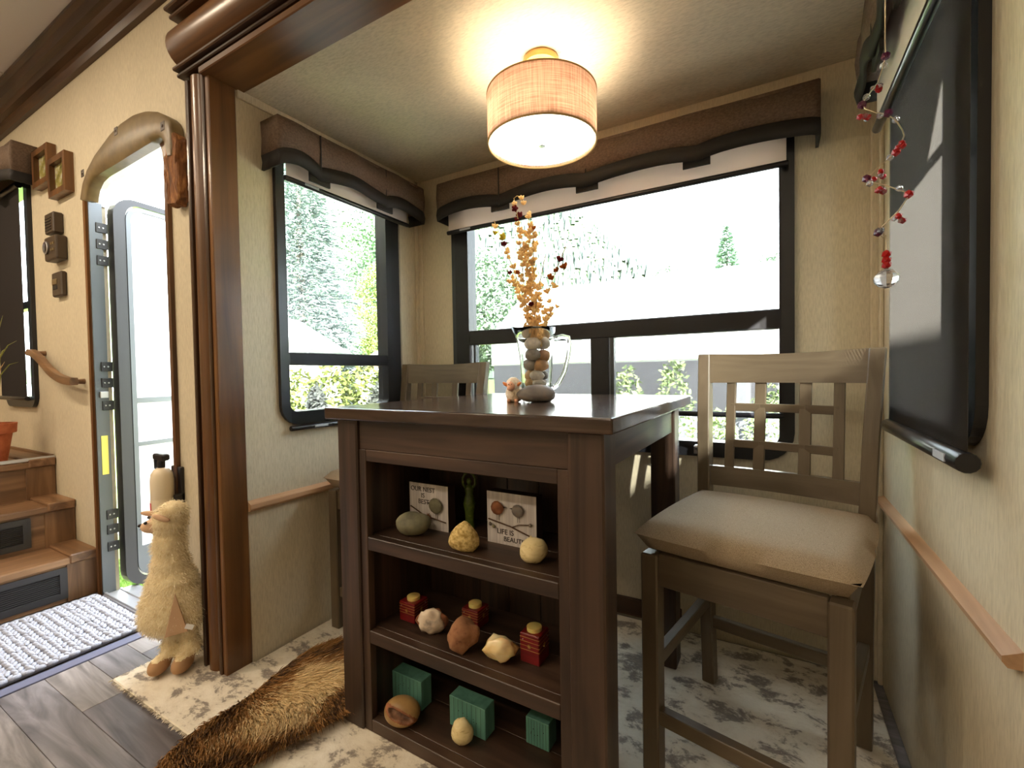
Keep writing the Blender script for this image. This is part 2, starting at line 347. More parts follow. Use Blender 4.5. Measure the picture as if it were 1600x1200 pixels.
# ------------------------------------------------------------------ room shell
XL, XR, YB, YM, ZC, ZM = -1.575, .302, 1.819, .88, 1.978, 2.56
XREAR, XF, YO = .46, -5.2, -2.2
def wall_x(name, x0, x1, a0, a1, z0, z1, holes, m, axis='x'):
    """wall slab with rectangular holes (a0,a1,z0,z1); axis = normal axis"""
    b = B(); cuts = sorted({a0, a1, *[h[0] for h in holes], *[h[1] for h in holes]}); zs = sorted({z0, z1, *[h[2] for h in holes], *[h[3] for h in holes]})
    for p, q in zip(cuts, cuts[1:]):
        col = []
        for u, v in zip(zs, zs[1:]):
            if any(h[0] <= p and q <= h[1] and h[2] <= u and v <= h[3] for h in holes): continue
            if col and abs(col[-1][1]-u) < 1e-9: col[-1][1] = v
            else: col.append([u, v])
        for u, v in col:
            if axis == 'x': b.box(x0, x1, p, q, u, v)
            else: b.box(p, q, x0, x1, u, v)
    bmesh.ops.remove_doubles(b.bm, verts=b.bm.verts, dist=1e-5)
    return struct(b.done(name, m))
W1 = (1.05, 1.645, .835, 1.86)      # left window y0,y1,z0,z1
W2 = (-1.335, .055, .70, 1.86)      # back window x
W3 = (1.03, 1.60, .88, 1.84)        # right window y
W4 = (-3.92, -3.475, .90, 2.08)     # stairs window x
DR = (-2.70, -1.985, .0, 1.92)      # door opening x
TH = .055
HI = lambda h: (h[0]+.014, h[1]-.014, h[2]+.014, h[3]-.014)
wall_x('wall_left', XL-TH, XL, YM, YB+TH, 0, ZC, [HI(W1)], 'wall')
wall_x('wall_back', YB, YB+TH, XL, XR, 0, ZC, [HI(W2)], 'wall', 'y')
wall_x('wall_right', XR, XR+TH, YM+.001, YB+TH, 0, ZC, [HI(W3)], 'wall')
wall_x('wall_door', YM, YM+TH, XF, XL-TH, 0, ZM, [HI(W4), DR], 'wallm', 'y')
struct(B().box(XL-TH, XR+TH, YM+.02, YM+TH, ZC+.03, ZM).done('wall_header', 'wallm'))
struct(B().box(XR+TH, XREAR, YM, YM+TH, 0, ZM).done('wall_corner', 'wallm'))
struct(B().box(XREAR, XREAR+TH, YO, YM+TH, 0, ZM).done('wall_rear', 'wallm'))
struct(B().box(XF-TH, XF, YO, YM+TH, 0, ZM).done('wall_front', 'wallm'))
struct(B().box(XF-TH, XREAR+TH, YO-TH, YO, 0, ZM).done('wall_opposite', 'wallm'))
mc = struct(B().box(XF-TH, XREAR+TH, YO-TH, YM+TH, ZM, ZM+.06).done('ceiling_main', 'ceil'))
for k in range(4): B().box(-4.6+k*1.22, -4.594+k*1.22, YO, YM, ZM-.004, ZM).done('ceiling_batten', 'ceil', mc)
struct(B().box(XL-TH, XR+TH, YM+TH, YB+TH, ZC, ZC+.09).done('ceiling_slide', 'slideceil'))
# floor: sub-floor slab with separate vinyl planks where they show
fl = struct(B().box(XF-TH, XREAR+TH, YO-TH, YM+TH, -.08, -.004).done('floor', M['planks'][1]))
struct(B().box(XL-TH, XR+TH, YM+TH, YB+TH, -.08, -.004).done('floor_slide', M['planks'][0]))
plank_mesh = {}
y = .86-.112*15
r = 0
while y < .86:
    x = -2.118+(-.0 if r % 3 == 0 else -.0); first = True
    cut = [.55, .92, .31, .74, .12][r % 5]
    while x < .45:
        L = cut if first else .92
        x1 = min(x+L, .458)
        b = B().box(x+.0006, x1-.0006, y+.0006, y+.1114, -.004, .0, .0008)
        b.done('plank', M['planks'][random.choice((0, 0, 1, 1, 2, 3))], fl)
        x = x1; first = False
    y += .112; r += 1
# strip along the landing and door sill
struct(B().box(-2.168, -2.120, -.9, .862, -.004, .004, .0015).done('trim_landing', 'strip'))
s_ = struct(B().box(-2.69, -1.99, .868, 1.0, -.03, .006, .003).box(-2.69, -1.99, .872, .884, .004, .014, .002).box(-2.69, -1.99, .93, .942, .004, .011, .002).done('trim_sill', 'alum'))
# crown moulding on the main wall
cp = [(YM, 2.405), (YM-.02, 2.405), (YM-.03, 2.43), (YM-.028, 2.455), (YM-.05, 2.462), (YM-.055, 2.49), (YM-.075, 2.50), (YM-.085, 2.535), (YM-.10, 2.545), (YM-.10, 2.56), (YM, 2.56)]
struct(B().prism(cp, XF, XREAR, 'x').done('trim_crown', 'darktrim_x'))
# pillar casing at the left of the slide opening
pil = thing('trim_pillar', (-1.64, .84, 0), kind='structure')
P0 = (-1.64, .84, 0)
B().box(-1.70, -1.575, .845, .8795, .0, 2.02).done('casing_board', 'cherry_z', pil, off=P0)
B().lathe([(.036, 0), (.036, 1.995)], (-1.650, .845, 0), 28).done('half_column', 'cherry_z', pil, auto=40, off=P0)
for x in (-1.704, -1.607): B().box(x, x+.016, .812, .85, 0, 1.995, .003).done('edge_strip', 'darktrim_z', pil, off=P0)
B().box(-1.592, -1.570, .818, .905, 0, ZC, .003).done('jamb_board', 'cherry_z', pil, off=P0)
# header over the opening
hd = thing('trim_header', (-.6, .84, ZC), kind='structure'); P0 = (-.6, .84, ZC)
B().box(-1.592, .455, .80, .935, ZC-.004, ZC+.018, .003).done('head_board', 'cherry_x', hd, off=P0)
B().box(-1.71, .455, .83, .8995, ZC+.018, 2.25).done('fascia', 'cherry_x', hd, off=P0)
B().lathe([(.07, -1.715), (.07, .455)], (0, .835, 2.10), 28, 'x').done('half_round', 'cherry_x', hd, auto=40, off=P0)
for z, d in ((2.002, .022), (2.018, .035), (2.182, .04), (2.20, .055)): B().box(-1.722, .455, .80-d+.02, .83, z, z+.012, .003).done('bead_strip', 'darktrim_x', hd, off=P0)
# chair rails, corner strips, baseboard
struct(B().prism([(XL, .536), (XL+.014, .536), (XL+.02, .545), (XL+.02, .560), (XL, .572)][::1], .905, 1.80, 'y').done('trim_rail_left', 'rail'))
struct(B().prism([(XR, .576), (XR-.016, .576), (XR-.022, .584), (XR-.022, .592), (XR, .602)], .884, 1.79, 'y').done('trim_rail_right', 'rail'))
struct(B().box(XR-.03, XR, YB-.014, YB, 0, ZC, .003).box(XR-.012, XR, YB-.034, YB-.014, 0, ZC, .003).done('trim_corner_right', 'wallm'))
struct(B().box(XL, XL+.03, YB-.008, YB, 0, ZC, .002).box(XL, XL+.008, YB-.03, YB-.008, 0, ZC, .002).done('trim_corner_left', 'wall'))
struct(B().box(XL, XL+.008, .91, YB, ZC-.03, ZC, .002).done('trim_cove_left', 'wall'))
struct(B().box(-1.45, -.30, YB-.012, YB, .012, .085, .003).done('baseboard_back', 'darktrim_x'))

# ------------------------------------------------------------------ windows
def pane(name, axis, t, a0, a1, z0, z1, parent, m='pane'):
    b = B()
    if axis == 'x': b.box(t-.002, t+.002, a0, a1, z0, z1)
    else: b.box(a0, a1, t-.002, t+.002, z0, z1)
    return b.done(name, m, parent)
w = thing('window_1', kind='structure')
B().frame(W1[0]-.018, W1[1]+.012, W1[2]-.018, W1[3]+.012, (.035, .085, .05, .05), XL-.05, XL+.016, 'x', .075, ri=.03).done('window_frame', 'black', w)
B().box(XL-.04, XL+.010, 1.06, 1.60, 1.043, 1.092, .003).done('window_rail', 'black', w)
pane('pane', 'x', XL-.030, 1.06, 1.575, 1.085, 1.83, w); pane('pane', 'x', XL-.030, 1.06, 1.575, .87, 1.05, w)
B().box(XL-.02, XL-.0195, 1.075, 1.57, .872, 1.046).done('insect_screen', 'screen', w)
w = thing('window_2', kind='structure')
B().frame(W2[0]-.018, W2[1]+.014, W2[2]-.02, W2[3]+.012, (.095, .045, .055, .05), YB-.016, YB+.05, 'y', .10, ri=.035).done('window_frame', 'black', w)
B().box(-1.27, .04, YB-.012, YB+.04, 1.137, 1.205, .004).done('window_rail', 'black', w)
B().box(-.655, -.575, YB-.006, YB+.04, .74, 1.14, .004).done('window_mullion', 'black', w)
B().box(-1.245, -1.232, YB-.002, YB+.03, .75, 1.14, .002).box(-.572, -.556, YB-.002, YB+.03, .75, 1.14, .002).done('sash_edge', 'jamb', w)
pane('pane', 'y', YB+.026, -1.27, .035, 1.19, 1.83, w); pane('pane', 'y', YB+.026, -1.25, -.62, .74, 1.15, w); pane('pane', 'y', YB+.026, -.62, .035, .74, 1.15, w)
B().box(-1.25, -.66, YB+.010, YB+.0105, .75, 1.14).box(-.57, .02, YB+.010, YB+.0105, .845, 1.14).done('insect_screen', 'screen', w)
k_ = B().lathe([(.010, 0), (.012, .02), (.007, .024)], (-.245, YB-.03, .715), 12, 'x'); k_.box(-.25, -.235, YB-.03, YB-.015, .69, .72, .002).done('latch_knob', 'chrome', w)
w = thing('window_3', kind='structure')
B().frame(W3[0]-.022, W3[1]+.012, W3[2]-.02, W3[3]+.012, .045, XR-.016, XR+.05, 'x', .075).done('window_frame', 'black', w)
pane('pane', 'x', XR+.03, 1.05, 1.58, .9, 1.82, w)
w = thing('window_4', kind='structure')
B().frame(W4[0]-.02, W4[1]+.025, W4[2]-.045, W4[3]+.02, .05, YM-.018, YM+.05, 'y', .07).done('window_frame', 'black', w)
B().box(W4[0], W4[1], YM-.006, YM+.04, 1.40, 1.44, .003).done('window_rail', 'black', w)
pane('pane', 'y', YM+.03, W4[0]+.02, W4[1], .9, 2.08, w)

# ------------------------------------------------------------------ door
dr = thing('door_1', (-2.34, YM, 0), kind='structure'); P0 = (-2.34, YM, 0)
B().frame(-2.74, -1.965, -.3, 1.94, .022, YM-.014, YM+.004, 'y', .10, ri=.09).done('door_casing', 'cherry_z', dr, off=P0)
jb = B().box(-2.70, -2.690, YM-.01, .918, 0, 1.86).done('hinge_jamb', 'jamb', dr, off=P0)
B().box(-1.998, -1.985, YM-.005, .93, 0, 1.90).done('strike_jamb', 'cherry_z', dr, off=P0)
B().box(-2.70, -1.985, YM-.004, .932, 1.895, 1.92).prism([(-2.70, 1.9), (-2.70, 1.80), (-2.692, 1.80), (-2.685, 1.84), (-2.665, 1.875), (-2.63, 1.892), (-2.60, 1.9)], YM-.004, .932, 'y').done('head_jamb', 'white', dr, off=P0)
for z in (1.70, 1.625, 1.55, 1.06, .985, .88, .37, .30, .22):
    h = B().box(-2.690, -2.685, .893, .935, z-.022, z+.022, .001).done('hinge_plate', 'black', dr, off=P0)
    B().lathe([(.004, 0), (.003, .003)], (-2.685, .903, z), 8, 'x').lathe([(.004, 0), (.003, .003)], (-2.685, .918, z), 8, 'x').done('screw', 'chrome', h, off=P0)
B().box(-2.690, -2.688, .884, .908, .56, .74).done('sticker', 'yellow', dr, off=P0)
B().box(-2.690, -2.68, .884, .915, .915, .945, .002).done('catch_plate', 'chrome', dr, off=P0)
# arched plastic cap over the door head
def arc_cap():
    def resample(q, n):
        q = [Vector((p.x, p.z)) for p in (at(a, c, 1, YM-.045) for a, c in q)]; d = [0]
        for i in range(1, len(q)): d.append(d[-1]+(q[i]-q[i-1]).length)
        o = []
        for k in range(n):
            t = d[-1]*k/(n-1); i = max(1, min(len(q)-1, next((j for j in range(len(q)) if d[j] >= t-1e-9), len(q)-1))); f = (t-d[i-1])/(d[i]-d[i-1]); o.append(q[i-1].lerp(q[i], f))
        return o
    n = 31
    O = resample([(124, 312), (127, 290), (134, 265), (147, 238), (166, 210), (184, 192), (204, 178), (224, 172), (243, 173), (256, 180), (264, 189), (267, 205), (268, 242)], n)
    I = resample([(134, 312), (136, 295), (142, 280), (152, 270), (180, 253), (215, 231), (240, 216), (247, 214), (252, 218), (256, 228), (260, 243)], n)
    vs = []
    for y0, k in ((YM-.002, 0), (YM-.036, 0), (YM-.046, .16)):
        for a, c in zip(O, I): m = a.lerp(c, k); vs.append((m.x, y0, m.y))
    for y0, k in ((YM-.046, .16), (YM-.036, 0), (YM-.002, 0)):
        for a, c in zip(O, I): m = c.lerp(a, k); vs.append((m.x, y0, m.y))
    fs = []
    for q in range(6):
        for i in range(n-1): fs.append((q*n+i, q*n+i+1, ((q+1) % 6)*n+i+1, ((q+1) % 6)*n+i))
    fs += [tuple(q*n for q in range(6)), tuple(q*n+n-1 for q in range(6))]
    return B().geo(vs, fs)
cap = arc_cap().done('head_cover', 'bronze', dr, auto=50, off=P0)
for q_ in ((129, 271), (181, 205), (254, 197)):
    x, _yy, z = at(q_[0], q_[1], 1, YM-.046)
    B().box(x-.014, x+.014, YM-.0475, YM-.045, z-.016, z+.016, .001).lathe([(.007, -.047), (.004, -.050)], (x, YM, z), 10, 'y').done('screw', 'switch', cap, off=P0)
# open door leaf
A_ = radians(98); hx, hy = -2.676, .942
lf = Matrix.Translation((hx, hy, 0)) @ Matrix.Rotation(A_, 4, 'Z')
def leaf(name, m, parent, fn):
    b = B(); fn(b); bmesh.ops.transform(b.bm, matrix=lf, verts=b.bm.verts); return b.done(name, m, parent, off=P0)
L1 = leaf('door_leaf', 'white', dr, lambda b: b.box(.03, .66, -.02, .02, .05, 1.82, .004))
leaf('leaf_edge', 'black', L1, lambda b: b.frame(.0, .69, .0, 1.86, (.05, .03, .035, .025), -.024, .024, 'y', .09, ri=.06))
leaf('leaf_edge_trim', 'jamb', L1, lambda b: b.frame(.05, .66, .04, 1.83, .02, -.027, .0, 'y', .07))
leaf('leaf_window', 'pane', L1, lambda b: b.frame(.30, .58, .95, 1.62, .03, -.026, -.018, 'y', .06))
leaf('leaf_band', 'jamb', L1, lambda b: b.box(.07, .64, -.026, -.018, .885, .91, .001).box(.07, .64, -.026, -.018, .675, .695, .001))
leaf('kick_panel', 'jamb', L1, lambda b: b.box(.07, .64, -.024, -.018, .06, .19, .001))

# ------------------------------------------------------------------ valances and shades
def valance(name, org, u, n, L, zt, zb, joints, label, dep=.095, m='val', arch=.022, band=.052):
    """org: wall-line start (x,y); u along wall; n into the room; joints = fractions"""
    root = thing(name, (org[0], org[1], zb), 0, label, 'valance'); u = Vector((*u, 0)); n = Vector((*n, 0)); o = Vector((*org, 0)); off = (org[0], org[1], zb)
    js = [0]+joints+[1]
    def zlow(t):
        for a, b in zip(js, js[1:]):
            if t <= b+1e-9:
                v = (t-a)/(b-a); return zb+arch*max(0, sin(pi*v))**.7
        return zb
    N = 72; ts = [i/N for i in range(N+1)]
    path = [(o+n*dep*q, 0.0) for q in (0, .5, .92)]+[(o+u*(L*t)+n*(dep+.006*sin(pi*6*t)), t) for t in ts]+[(o+u*L+n*dep*q, 1.0) for q in (.92, .5, 0)]
    def strip(name, lo, hi, m, parent, out, th):
        vs, fs = [], []
        for p, t in path:
            pp = p+n*out*(1 if 0 < t < 1 else .3); 
            for z in (lo(t), (lo(t)+hi(t))/2, hi(t)): vs.append(pp+Vector((0, 0, z))+(n*.006 if z == (lo(t)+hi(t))/2 else n*0))
        for i in range(len(path)-1):
            for k in (0, 1): fs.append((3*i+k, 3*i+3+k, 3*i+4+k, 3*i+1+k))
        ob = B().geo(vs, fs).done(name, m, parent, smooth=True, off=off)
        s = ob.modifiers.new('s', 'SOLIDIFY'); s.thickness = th; s.offset = 0; return ob
    strip('fabric', lambda t: zlow(t)+band-.004, lambda t: zt, m, root, 0, .008)
    strip('border_band', lambda t: zlow(t), lambda t: zlow(t)+band, 'valband', root, .003, .009)
    b = B(); q = [o, o+u*L, o+u*L+n*dep, o+n*dep]
    b.geo([p+Vector((0, 0, z)) for z in (zt-.006, zt+.004) for p in q], [(0, 1, 2, 3), (4, 5, 6, 7), (0, 1, 5, 4), (1, 2, 6, 5), (2, 3, 7, 6), (3, 0, 4, 7)])
    b.done('top_board', m, root, off=off)
    for j in joints:
        c = o+u*(L*j)+n*(dep-.006); b = B()
        b.bar(c-u*.045+Vector((0, 0, zb+.012)), c+u*.045+Vector((0, 0, zb+.012)), .008, .045).done('pleat_tab', 'valband', root, off=off)
        c = o+u*(L*j)+n*(dep+.005); b = B()
        b.bar(c+Vector((0, 0, zb+.01)), c+Vector((0, 0, zt)), .005, .004).done('seam', 'valband', root, off=off)
    return root
def frac(px_, plane_ax, pv, a0, L, comp): return (at(px_[0], px_[1], plane_ax, pv)[comp]-a0)/L
x0, x1 = -1.368, .132
valance('window_valance', (x0, YB), (1, 0), (0, -1), x1-x0, 1.893, 1.722, [frac(q, 1, YB-.1, x0, x1-x0, 0) for q in ((779, 300), (915, 260), (1087, 200))],
        'long brown pleated fabric valance with black hem above the wide back window')
y0, y1 = .995, 1.75
valance('window_valance', (XL, y0), (0, 1), (1, 0), y1-y0, 1.905, 1.735, [frac(q, 0, XL+.095, y0, y1-y0, 1) for q in ((500, 240), (602, 290))],
        'brown pleated valance with black hem above the left end window beside the pillar')
valance('window_valance', (XR, .93), (0, 1), (-1, 0), .66, 1.90, 1.725, [.33, .67],
        'brown valance above the charcoal shade, seen end-on from below', dep=.09)
valance('window_valance', (-4.05, YM), (1, 0), (0, -1), .72, 2.215, 2.015, [.5], 'tan valance over the small window beside the stairs', m='val', arch=.03)
def bar(name, a, b, r, parent, off, lab=None):
    d = Vector(b)-Vector(a)
    o = B().tube([a, Vector(a)+d*.004, Vector(b)-d*.004, b], [r*.92, r, r, r*.92], 14).done(name, 'bar', parent, auto=50, off=off)
    if lab is not None:
        dd = d.normalized(); p = Vector(a)+d*lab; n = Vector((0, -1, 0)) if abs(d.x) > abs(d.y) else (Vector((1, 0, 0)) if a[0] < 0 else Vector((-1, 0, 0)))
        B().bar(p+n*r*.93, p+n*r*.93+dd*.06, .004, r*.8).done('maker_plate', 'plate', o, off=off)
    return o
def shade(name, axis, t, a0, a1, z0, z1, m, label, r=.011, lab=None, rolled=True):
    root = thing(name, ((t, a0, z0) if axis == 'x' else (a0, t, z0)), 0, label, 'roller shade'); off = tuple(root.location)
    b = B()
    if axis == 'x': b.box(t-.0006, t+.0006, a0, a1, z0, z1)
    else: b.box(a0, a1, t-.0006, t+.0006, z0, z1)
    b.done('shade_fabric', m, root, off=off)
    P = (lambda a, z: (t, a, z)) if axis == 'x' else (lambda a, z: (a, t, z))
    bar('bottom_bar', P(a0-.006, z0), P(a1+.006, z0), r, root, off, lab)
    if rolled:
        B().tube([P(a0, z1), P(a1, z1)], .016, 14).done('roller_tube', m if m == 'shadewhite' else 'bar', root, auto=50, off=off)
    return root
shade('roller_shade', 'y', YB-.045, -1.345, .045, 1.676, 1.85, 'shadewhite', 'cream roller shade drawn a little way down the wide back window', .010, .055)
shade('sun_shade', 'y', YB-.026, -1.325, .03, .838, 1.82, 'sunmesh', 'see-through dark mesh sun shade lowered over the wide back window', .010)
shade('roller_shade', 'x', XL+.045, 1.055, 1.685, 1.722, 1.86, 'shadewhite', 'cream roller shade drawn a little way down the left end window', .010, .12)
shade('sun_shade', 'x', XL+.021, 1.068, 1.66, .806, 1.84, 'sunmesh', 'see-through mesh sun shade lowered over the left end window to a shiny black bar', .010, .16)
shade('roller_shade', 'x', XR-.052, .90, 1.575, 1.642, 1.86, 'shadewhite', 'cream roller shade with thick black bar above the charcoal shade', .011)
ds_ = shade('sun_shade', 'x', XR-.032, .985, 1.535, .845, 1.82, 'darkshade', 'dark charcoal woven shade pulled down over the right end window', .017, .08)
b = B()      # upright threads of the weave, as deep as they stand apart
for k in range(228): b.box(XR-.0312, XR-.0301, .9862+k*.0024, .9866+k*.0024, .85, 1.82)
tag(b.done('weave_threads', mat('charcoal_thread', srgb(54, 51, 50), .8), ds_, off=tuple(ds_.location)), None, kind='stuff')
shade('sun_shade', 'y', YM-.035, -3.93, -3.50, .905, 2.05, 'darkshade2', 'dark brown woven shade pulled down beside the stairs', .012)

# ------------------------------------------------------------------ lamps
LC = Vector((-.623, 1.31, ZC))
lamp = thing('ceiling_lamp', LC, 0, 'lit drum ceiling lamp with pinkish linen shade and glowing glass bottom', 'lamp')
B().lathe([(.0, 0), (.052, 0), (.056, -.008), (.054, -.022), (.03, -.028), (.0, -.028)], (0, 0, 0), 32).done('canopy', M['gold'], lamp, auto=40)
B().tube([(0, 0, -.026), (0, 0, -.262)], .006, 12).done('stem', 'chrome', lamp, smooth=True)
zt_, zb_ = -.115, -.262
sh = B().lathe([(.170, zb_), (.170, zt_), (.1675, zt_), (.1675, zb_)], (0, 0, 0), 64, close=True).done('lamp_shade', 'lampshade', lamp, auto=40)
for z in (zt_, zb_): B().lathe([(.1715, z-.002), (.1715, z+.002), (.167, z+.002), (.167, z-.002)], (0, 0, 0), 64, close=True).done('shade_rim', M['straw'], sh, auto=40)
sp = B()
for k in range(3): a = 2*pi*k/3+.4; sp.bar((0, 0, zb_+.028), (.168*cos(a), .168*sin(a), zb_+.028), .006, .003)
sp.done('shade_spider', 'chrome', lamp)
B().lathe([(.0, zb_+.004), (.158, zb_+.004), (.160, zb_+.008), (.158, zb_+.012), (.0, zb_+.012)], (0, 0, 0), 48).done('glass_diffuser', 'diffuser', lamp, auto=40)
B().lathe([(.012, zb_+.005), (.011, zb_-.008), (.0, zb_-.010)], (0, 0, 0), 16).done('finial', 'chrome', lamp, auto=40)
for k in range(2):
    a = .5+pi*k; bx_ = Vector((.06*cos(a), .06*sin(a), -.20))
    B().ball(bx_, (.024, .024, .032), 2).done('bulb', 'bulb', lamp, smooth=True)
    B().tube([(0, 0, -.18), bx_+Vector((0, 0, .04)), bx_+Vector((0, 0, .02))], .012, 10).done('socket', 'white', lamp, smooth=True)
# warm ceiling lamps of the main room, behind the camera, at ceiling height
for x, y in ((-3.6, -.15), (-2.45, -.15), (-1.25, -.45), (-3.6, -1.5), (-2.45, -1.5), (-1.25, -1.5), (-.15, -1.5)):
    la = bpy.data.objects.new('ceiling_lamp_offscreen', bpy.data.lights.new('ceiling_lamp_offscreen', 'AREA')); C.objects.link(la)
    la.data.shape = 'DISK'; la.data.size = .11; la.data.energy = 8.5 if x < -2 else 4.25; la.data.color = (1, .82, .60); la.location = (x, y, ZM-.024)

# ------------------------------------------------------------------ floor coverings
RZ = .010
rug = tag(B().prism([(-1.897, .628), (.27, .628), (.275, 1.80), (-1.565, 1.80), (-1.565, .91), (-1.71, .862), (-1.897, .862)], .0, RZ, 'z', .003).done('area_rug', 'rug'), 'cream and grey distressed pattern rug under the table', 'rug')
fr = []
for i in range(900):
    t = i/900*(2.16+.23)
    p = Vector((-1.897+t-.23, .628, .006)) if t > .23 else Vector((-1.897, .862-t, .006))
    d = Vector((0, -1, 0)) if t > .23 else Vector((-1, 0, 0))
    fr.append((p, p+d*random.uniform(.006, .012)+Vector((random.uniform(-.004, .004), random.uniform(-.004, .004), random.uniform(-.004, .003))), .005))
tag(blades('rug_binding', fr, M['rug'], rug), 'frayed bound edge of the rug', kind='stuff')
# chunky rope mat at the door
mt = thing('door_mat', (-2.43, .4, 0), 0, 'chunky knitted grey-white rope mat in front of the door', 'mat')
b = B(); b.box(-2.69, -2.19, -.55, .845, .0, .008); b.done('mat_base', 'mat', mt, off=(-2.43, .4, 0))
vs, fs = [], []
def lump(c, d, L, r, up):
    d = Vector(d).normalized(); s = d.cross(Vector((0, 0, 1))); k = len(vs); rings = 5; n = 6
    for i in range(rings):
        t = -1+2*i/(rings-1); rr = r*sqrt(max(.08, 1-t*t*.92))
        for j in range(n): a = 2*pi*j/n; vs.append(Vector(c)+d*(t*L)+s*(rr*cos(a))+Vector((0, 0, rr*sin(a)*up)))
    for i in range(rings-1):
        for j in range(n): fs.append((k+i*n+j, k+i*n+(j+1) % n, k+(i+1)*n+(j+1) % n, k+(i+1)*n+j))
nr = 44
for i in range(nr):
    y = .832-i*.0315
    for j in range(18):
        x = -2.675+j*.0278+random.uniform(-.002, .002)
        for sgn in (-1, 1): lump((x+.004, y+sgn*.0075+random.uniform(-.0015, .0015), .016+random.uniform(-.002, .003)), (1, -sgn*.42, 0), .0175, .0088, 1.0)
for j in range(46): lump((-2.186, .83-j*.03, .014), (random.uniform(-.2, .2), 1, 0), .02, .0095, 1); lump((-2.69, .83-j*.03, .014), (0, 1, 0), .02, .0095, 1)
me = bpy.data.meshes.new('rope_stitches'); me.from_pydata([v-Vector((-2.43, .4, 0)) for v in vs], [], fs)
tag(link('rope_stitches', me, 'mat', mt, True), None, kind='stuff')

# ------------------------------------------------------------------ stairs
st = thing('entry_stairs', (-3.0, .4, 0), 0, 'brown wooden entry stairs with black louvred vents in the risers', 'stairs'); P0 = (-3.0, .4, 0)
YS0, YS1 = -.75, .878
for i, (xf, z1, z0) in enumerate(((-2.755, .20, 0), (-3.005, .40, .20), (-3.245, .59, .40))):
    rs = B().box(xf-.025, xf-.012, YS0, YS1, z0, z1-.03).done('riser', 'stair_y', st, off=P0)
    x_back = (-3.03, -3.27, -5.1)[i]
    B().box(x_back, xf, YS0, YS1-.001, z1-.032, z1, .006, seg=2).done('tread', 'stair_y', st, off=P0)
    B().box(x_back, xf+.006, YS1-.10, YS1, z1-.030, z1+.012, .005).done('tread_end_cap', 'stair_x', st, off=P0)
    B().box(xf-.02, xf-.006, YS1-.11, YS1, z0, z1-.03, .002).done('riser_end_board', 'stair_z', st, off=P0)
    if i < 2:
        zz0, zz1 = z0+.02, z1-.04; ys = ((.09, .455), (.455, .77)) if i == 0 else ((-.2, .14), (.45, .72))
        for (a, c) in ys:
            v = B().frame(a, c, zz0, zz1, .026, xf-.012, xf-.003, 'x', .004).done('vent_frame', 'vent', rs, off=P0)
            B().box(xf-.013, xf-.011, a+.02, c-.02, zz0+.02, zz1-.02).done('vent_back', 'dark', rs, off=P0)
            k = int((zz1-zz0-.052)/.0085); sb = B()
            for q in range(k):
                z = zz0+.028+q*.0085; B().bar((xf-.007, a+.026, z), (xf-.007, c-.026, z), .005, .0028, up=(.6, 0, 1)).done('louvre', 'vent', rs, off=P0)
struct(B().box(-3.27, -3.25, YS0, YS1, .594, .610, .002).done('trim_stair_nosing', 'alum')); 
tag(bpy.data.objects['trim_stair_nosing'], None)
B().box(-5.1, -3.262, YS1-.012, YS1, .59, .615, .002).done('skirting', 'stair_x', st, off=P0)
# handrail
hr = thing('grab_handle', (-3.08, YM, 1.05), 0, 'curved wooden grab handle on the wall beside the door', 'handle'); P0 = (-3.08, YM, 1.05)
pts = []
for k in range(15):
    t = k/14; e = 3*t*t-2*t*t*t
    pts.append((-3.37+.575*t, YM-.05, 1.135-.155*e+.012*cos(pi*t*2)))
b = B()
for p, q in zip(pts, pts[1:]): pass
vs, fs = [], []
for i, p in enumerate(pts):
    hgt = .019; vs += [(p[0], p[1]-.014, p[2]-hgt*.8), (p[0], p[1]-.018, p[2]), (p[0], p[1]-.012, p[2]+hgt), (p[0], p[1]+.012, p[2]+hgt), (p[0], p[1]+.016, p[2]), (p[0], p[1]+.012, p[2]-hgt*.8)]
n = 6
for i in range(len(pts)-1):
    for k in range(n): fs.append((i*n+k, i*n+(k+1) % n, (i+1)*n+(k+1) % n, (i+1)*n+k))
fs += [tuple(range(n)), tuple((len(pts)-1)*n+k for k in range(n))]
B().geo(vs, fs).done('handle_bar', M['stair_x'], hr, auto=50, off=P0)
for p in (pts[1], pts[-2]): B().lathe([(.013, 0), (.011, .02), (.013, .045)], (p[0], YM-.046, p[2]), 14, 'y').done('standoff', M['stair_x'], hr, auto=50, off=P0)
# switches
sw = thing('wall_sensor', (-3.07, YM, 1.77), 0, 'slim dark bronze sensor box, topmost of three on the door wall', 'wall device')
B().box(-.055, .055, -.04, 0, -.05, .05, .005).done('housing', 'switch', sw)
for k in range(5): B().box(-.045, .03, -.042, -.04, -.035+k*.014, -.030+k*.014).done('grille_slot', 'dark', sw)
sw = thing('thermostat', (-3.05, YM, 1.645), 0, 'dark bronze thermostat with silver dial ring on the door wall', 'thermostat')
B().box(-.075, .075, -.045, 0, -.058, .058, .008, seg=2).done('housing', 'switch', sw)
B().lathe([(.030, -.046), (.032, -.052), (.026, -.055), (.024, -.048)], (-.035, 0, .005), 24, 'y', close=True).done('dial_ring', 'chrome', sw, auto=40)
for x in (.022, .048):
    for z in (-.012, .018): B().box(x-.008, x+.008, -.048, -.044, z-.006, z+.006, .001).done('button', 'bronze', sw)
sw = thing('light_switch', (-3.06, YM, 1.475), 0, 'dark bronze light switch plate below the thermostat', 'switch')
B().box(-.06, .06, -.024, 0, -.06, .06, .006).done('plate', 'switch', sw)
B().box(-.04, .012, -.030, -.022, -.004, .026, .003).done('rocker', 'bronze', sw); B().box(-.04, .012, -.027, -.022, -.026, -.006, .003).done('rocker', 'dark', sw)
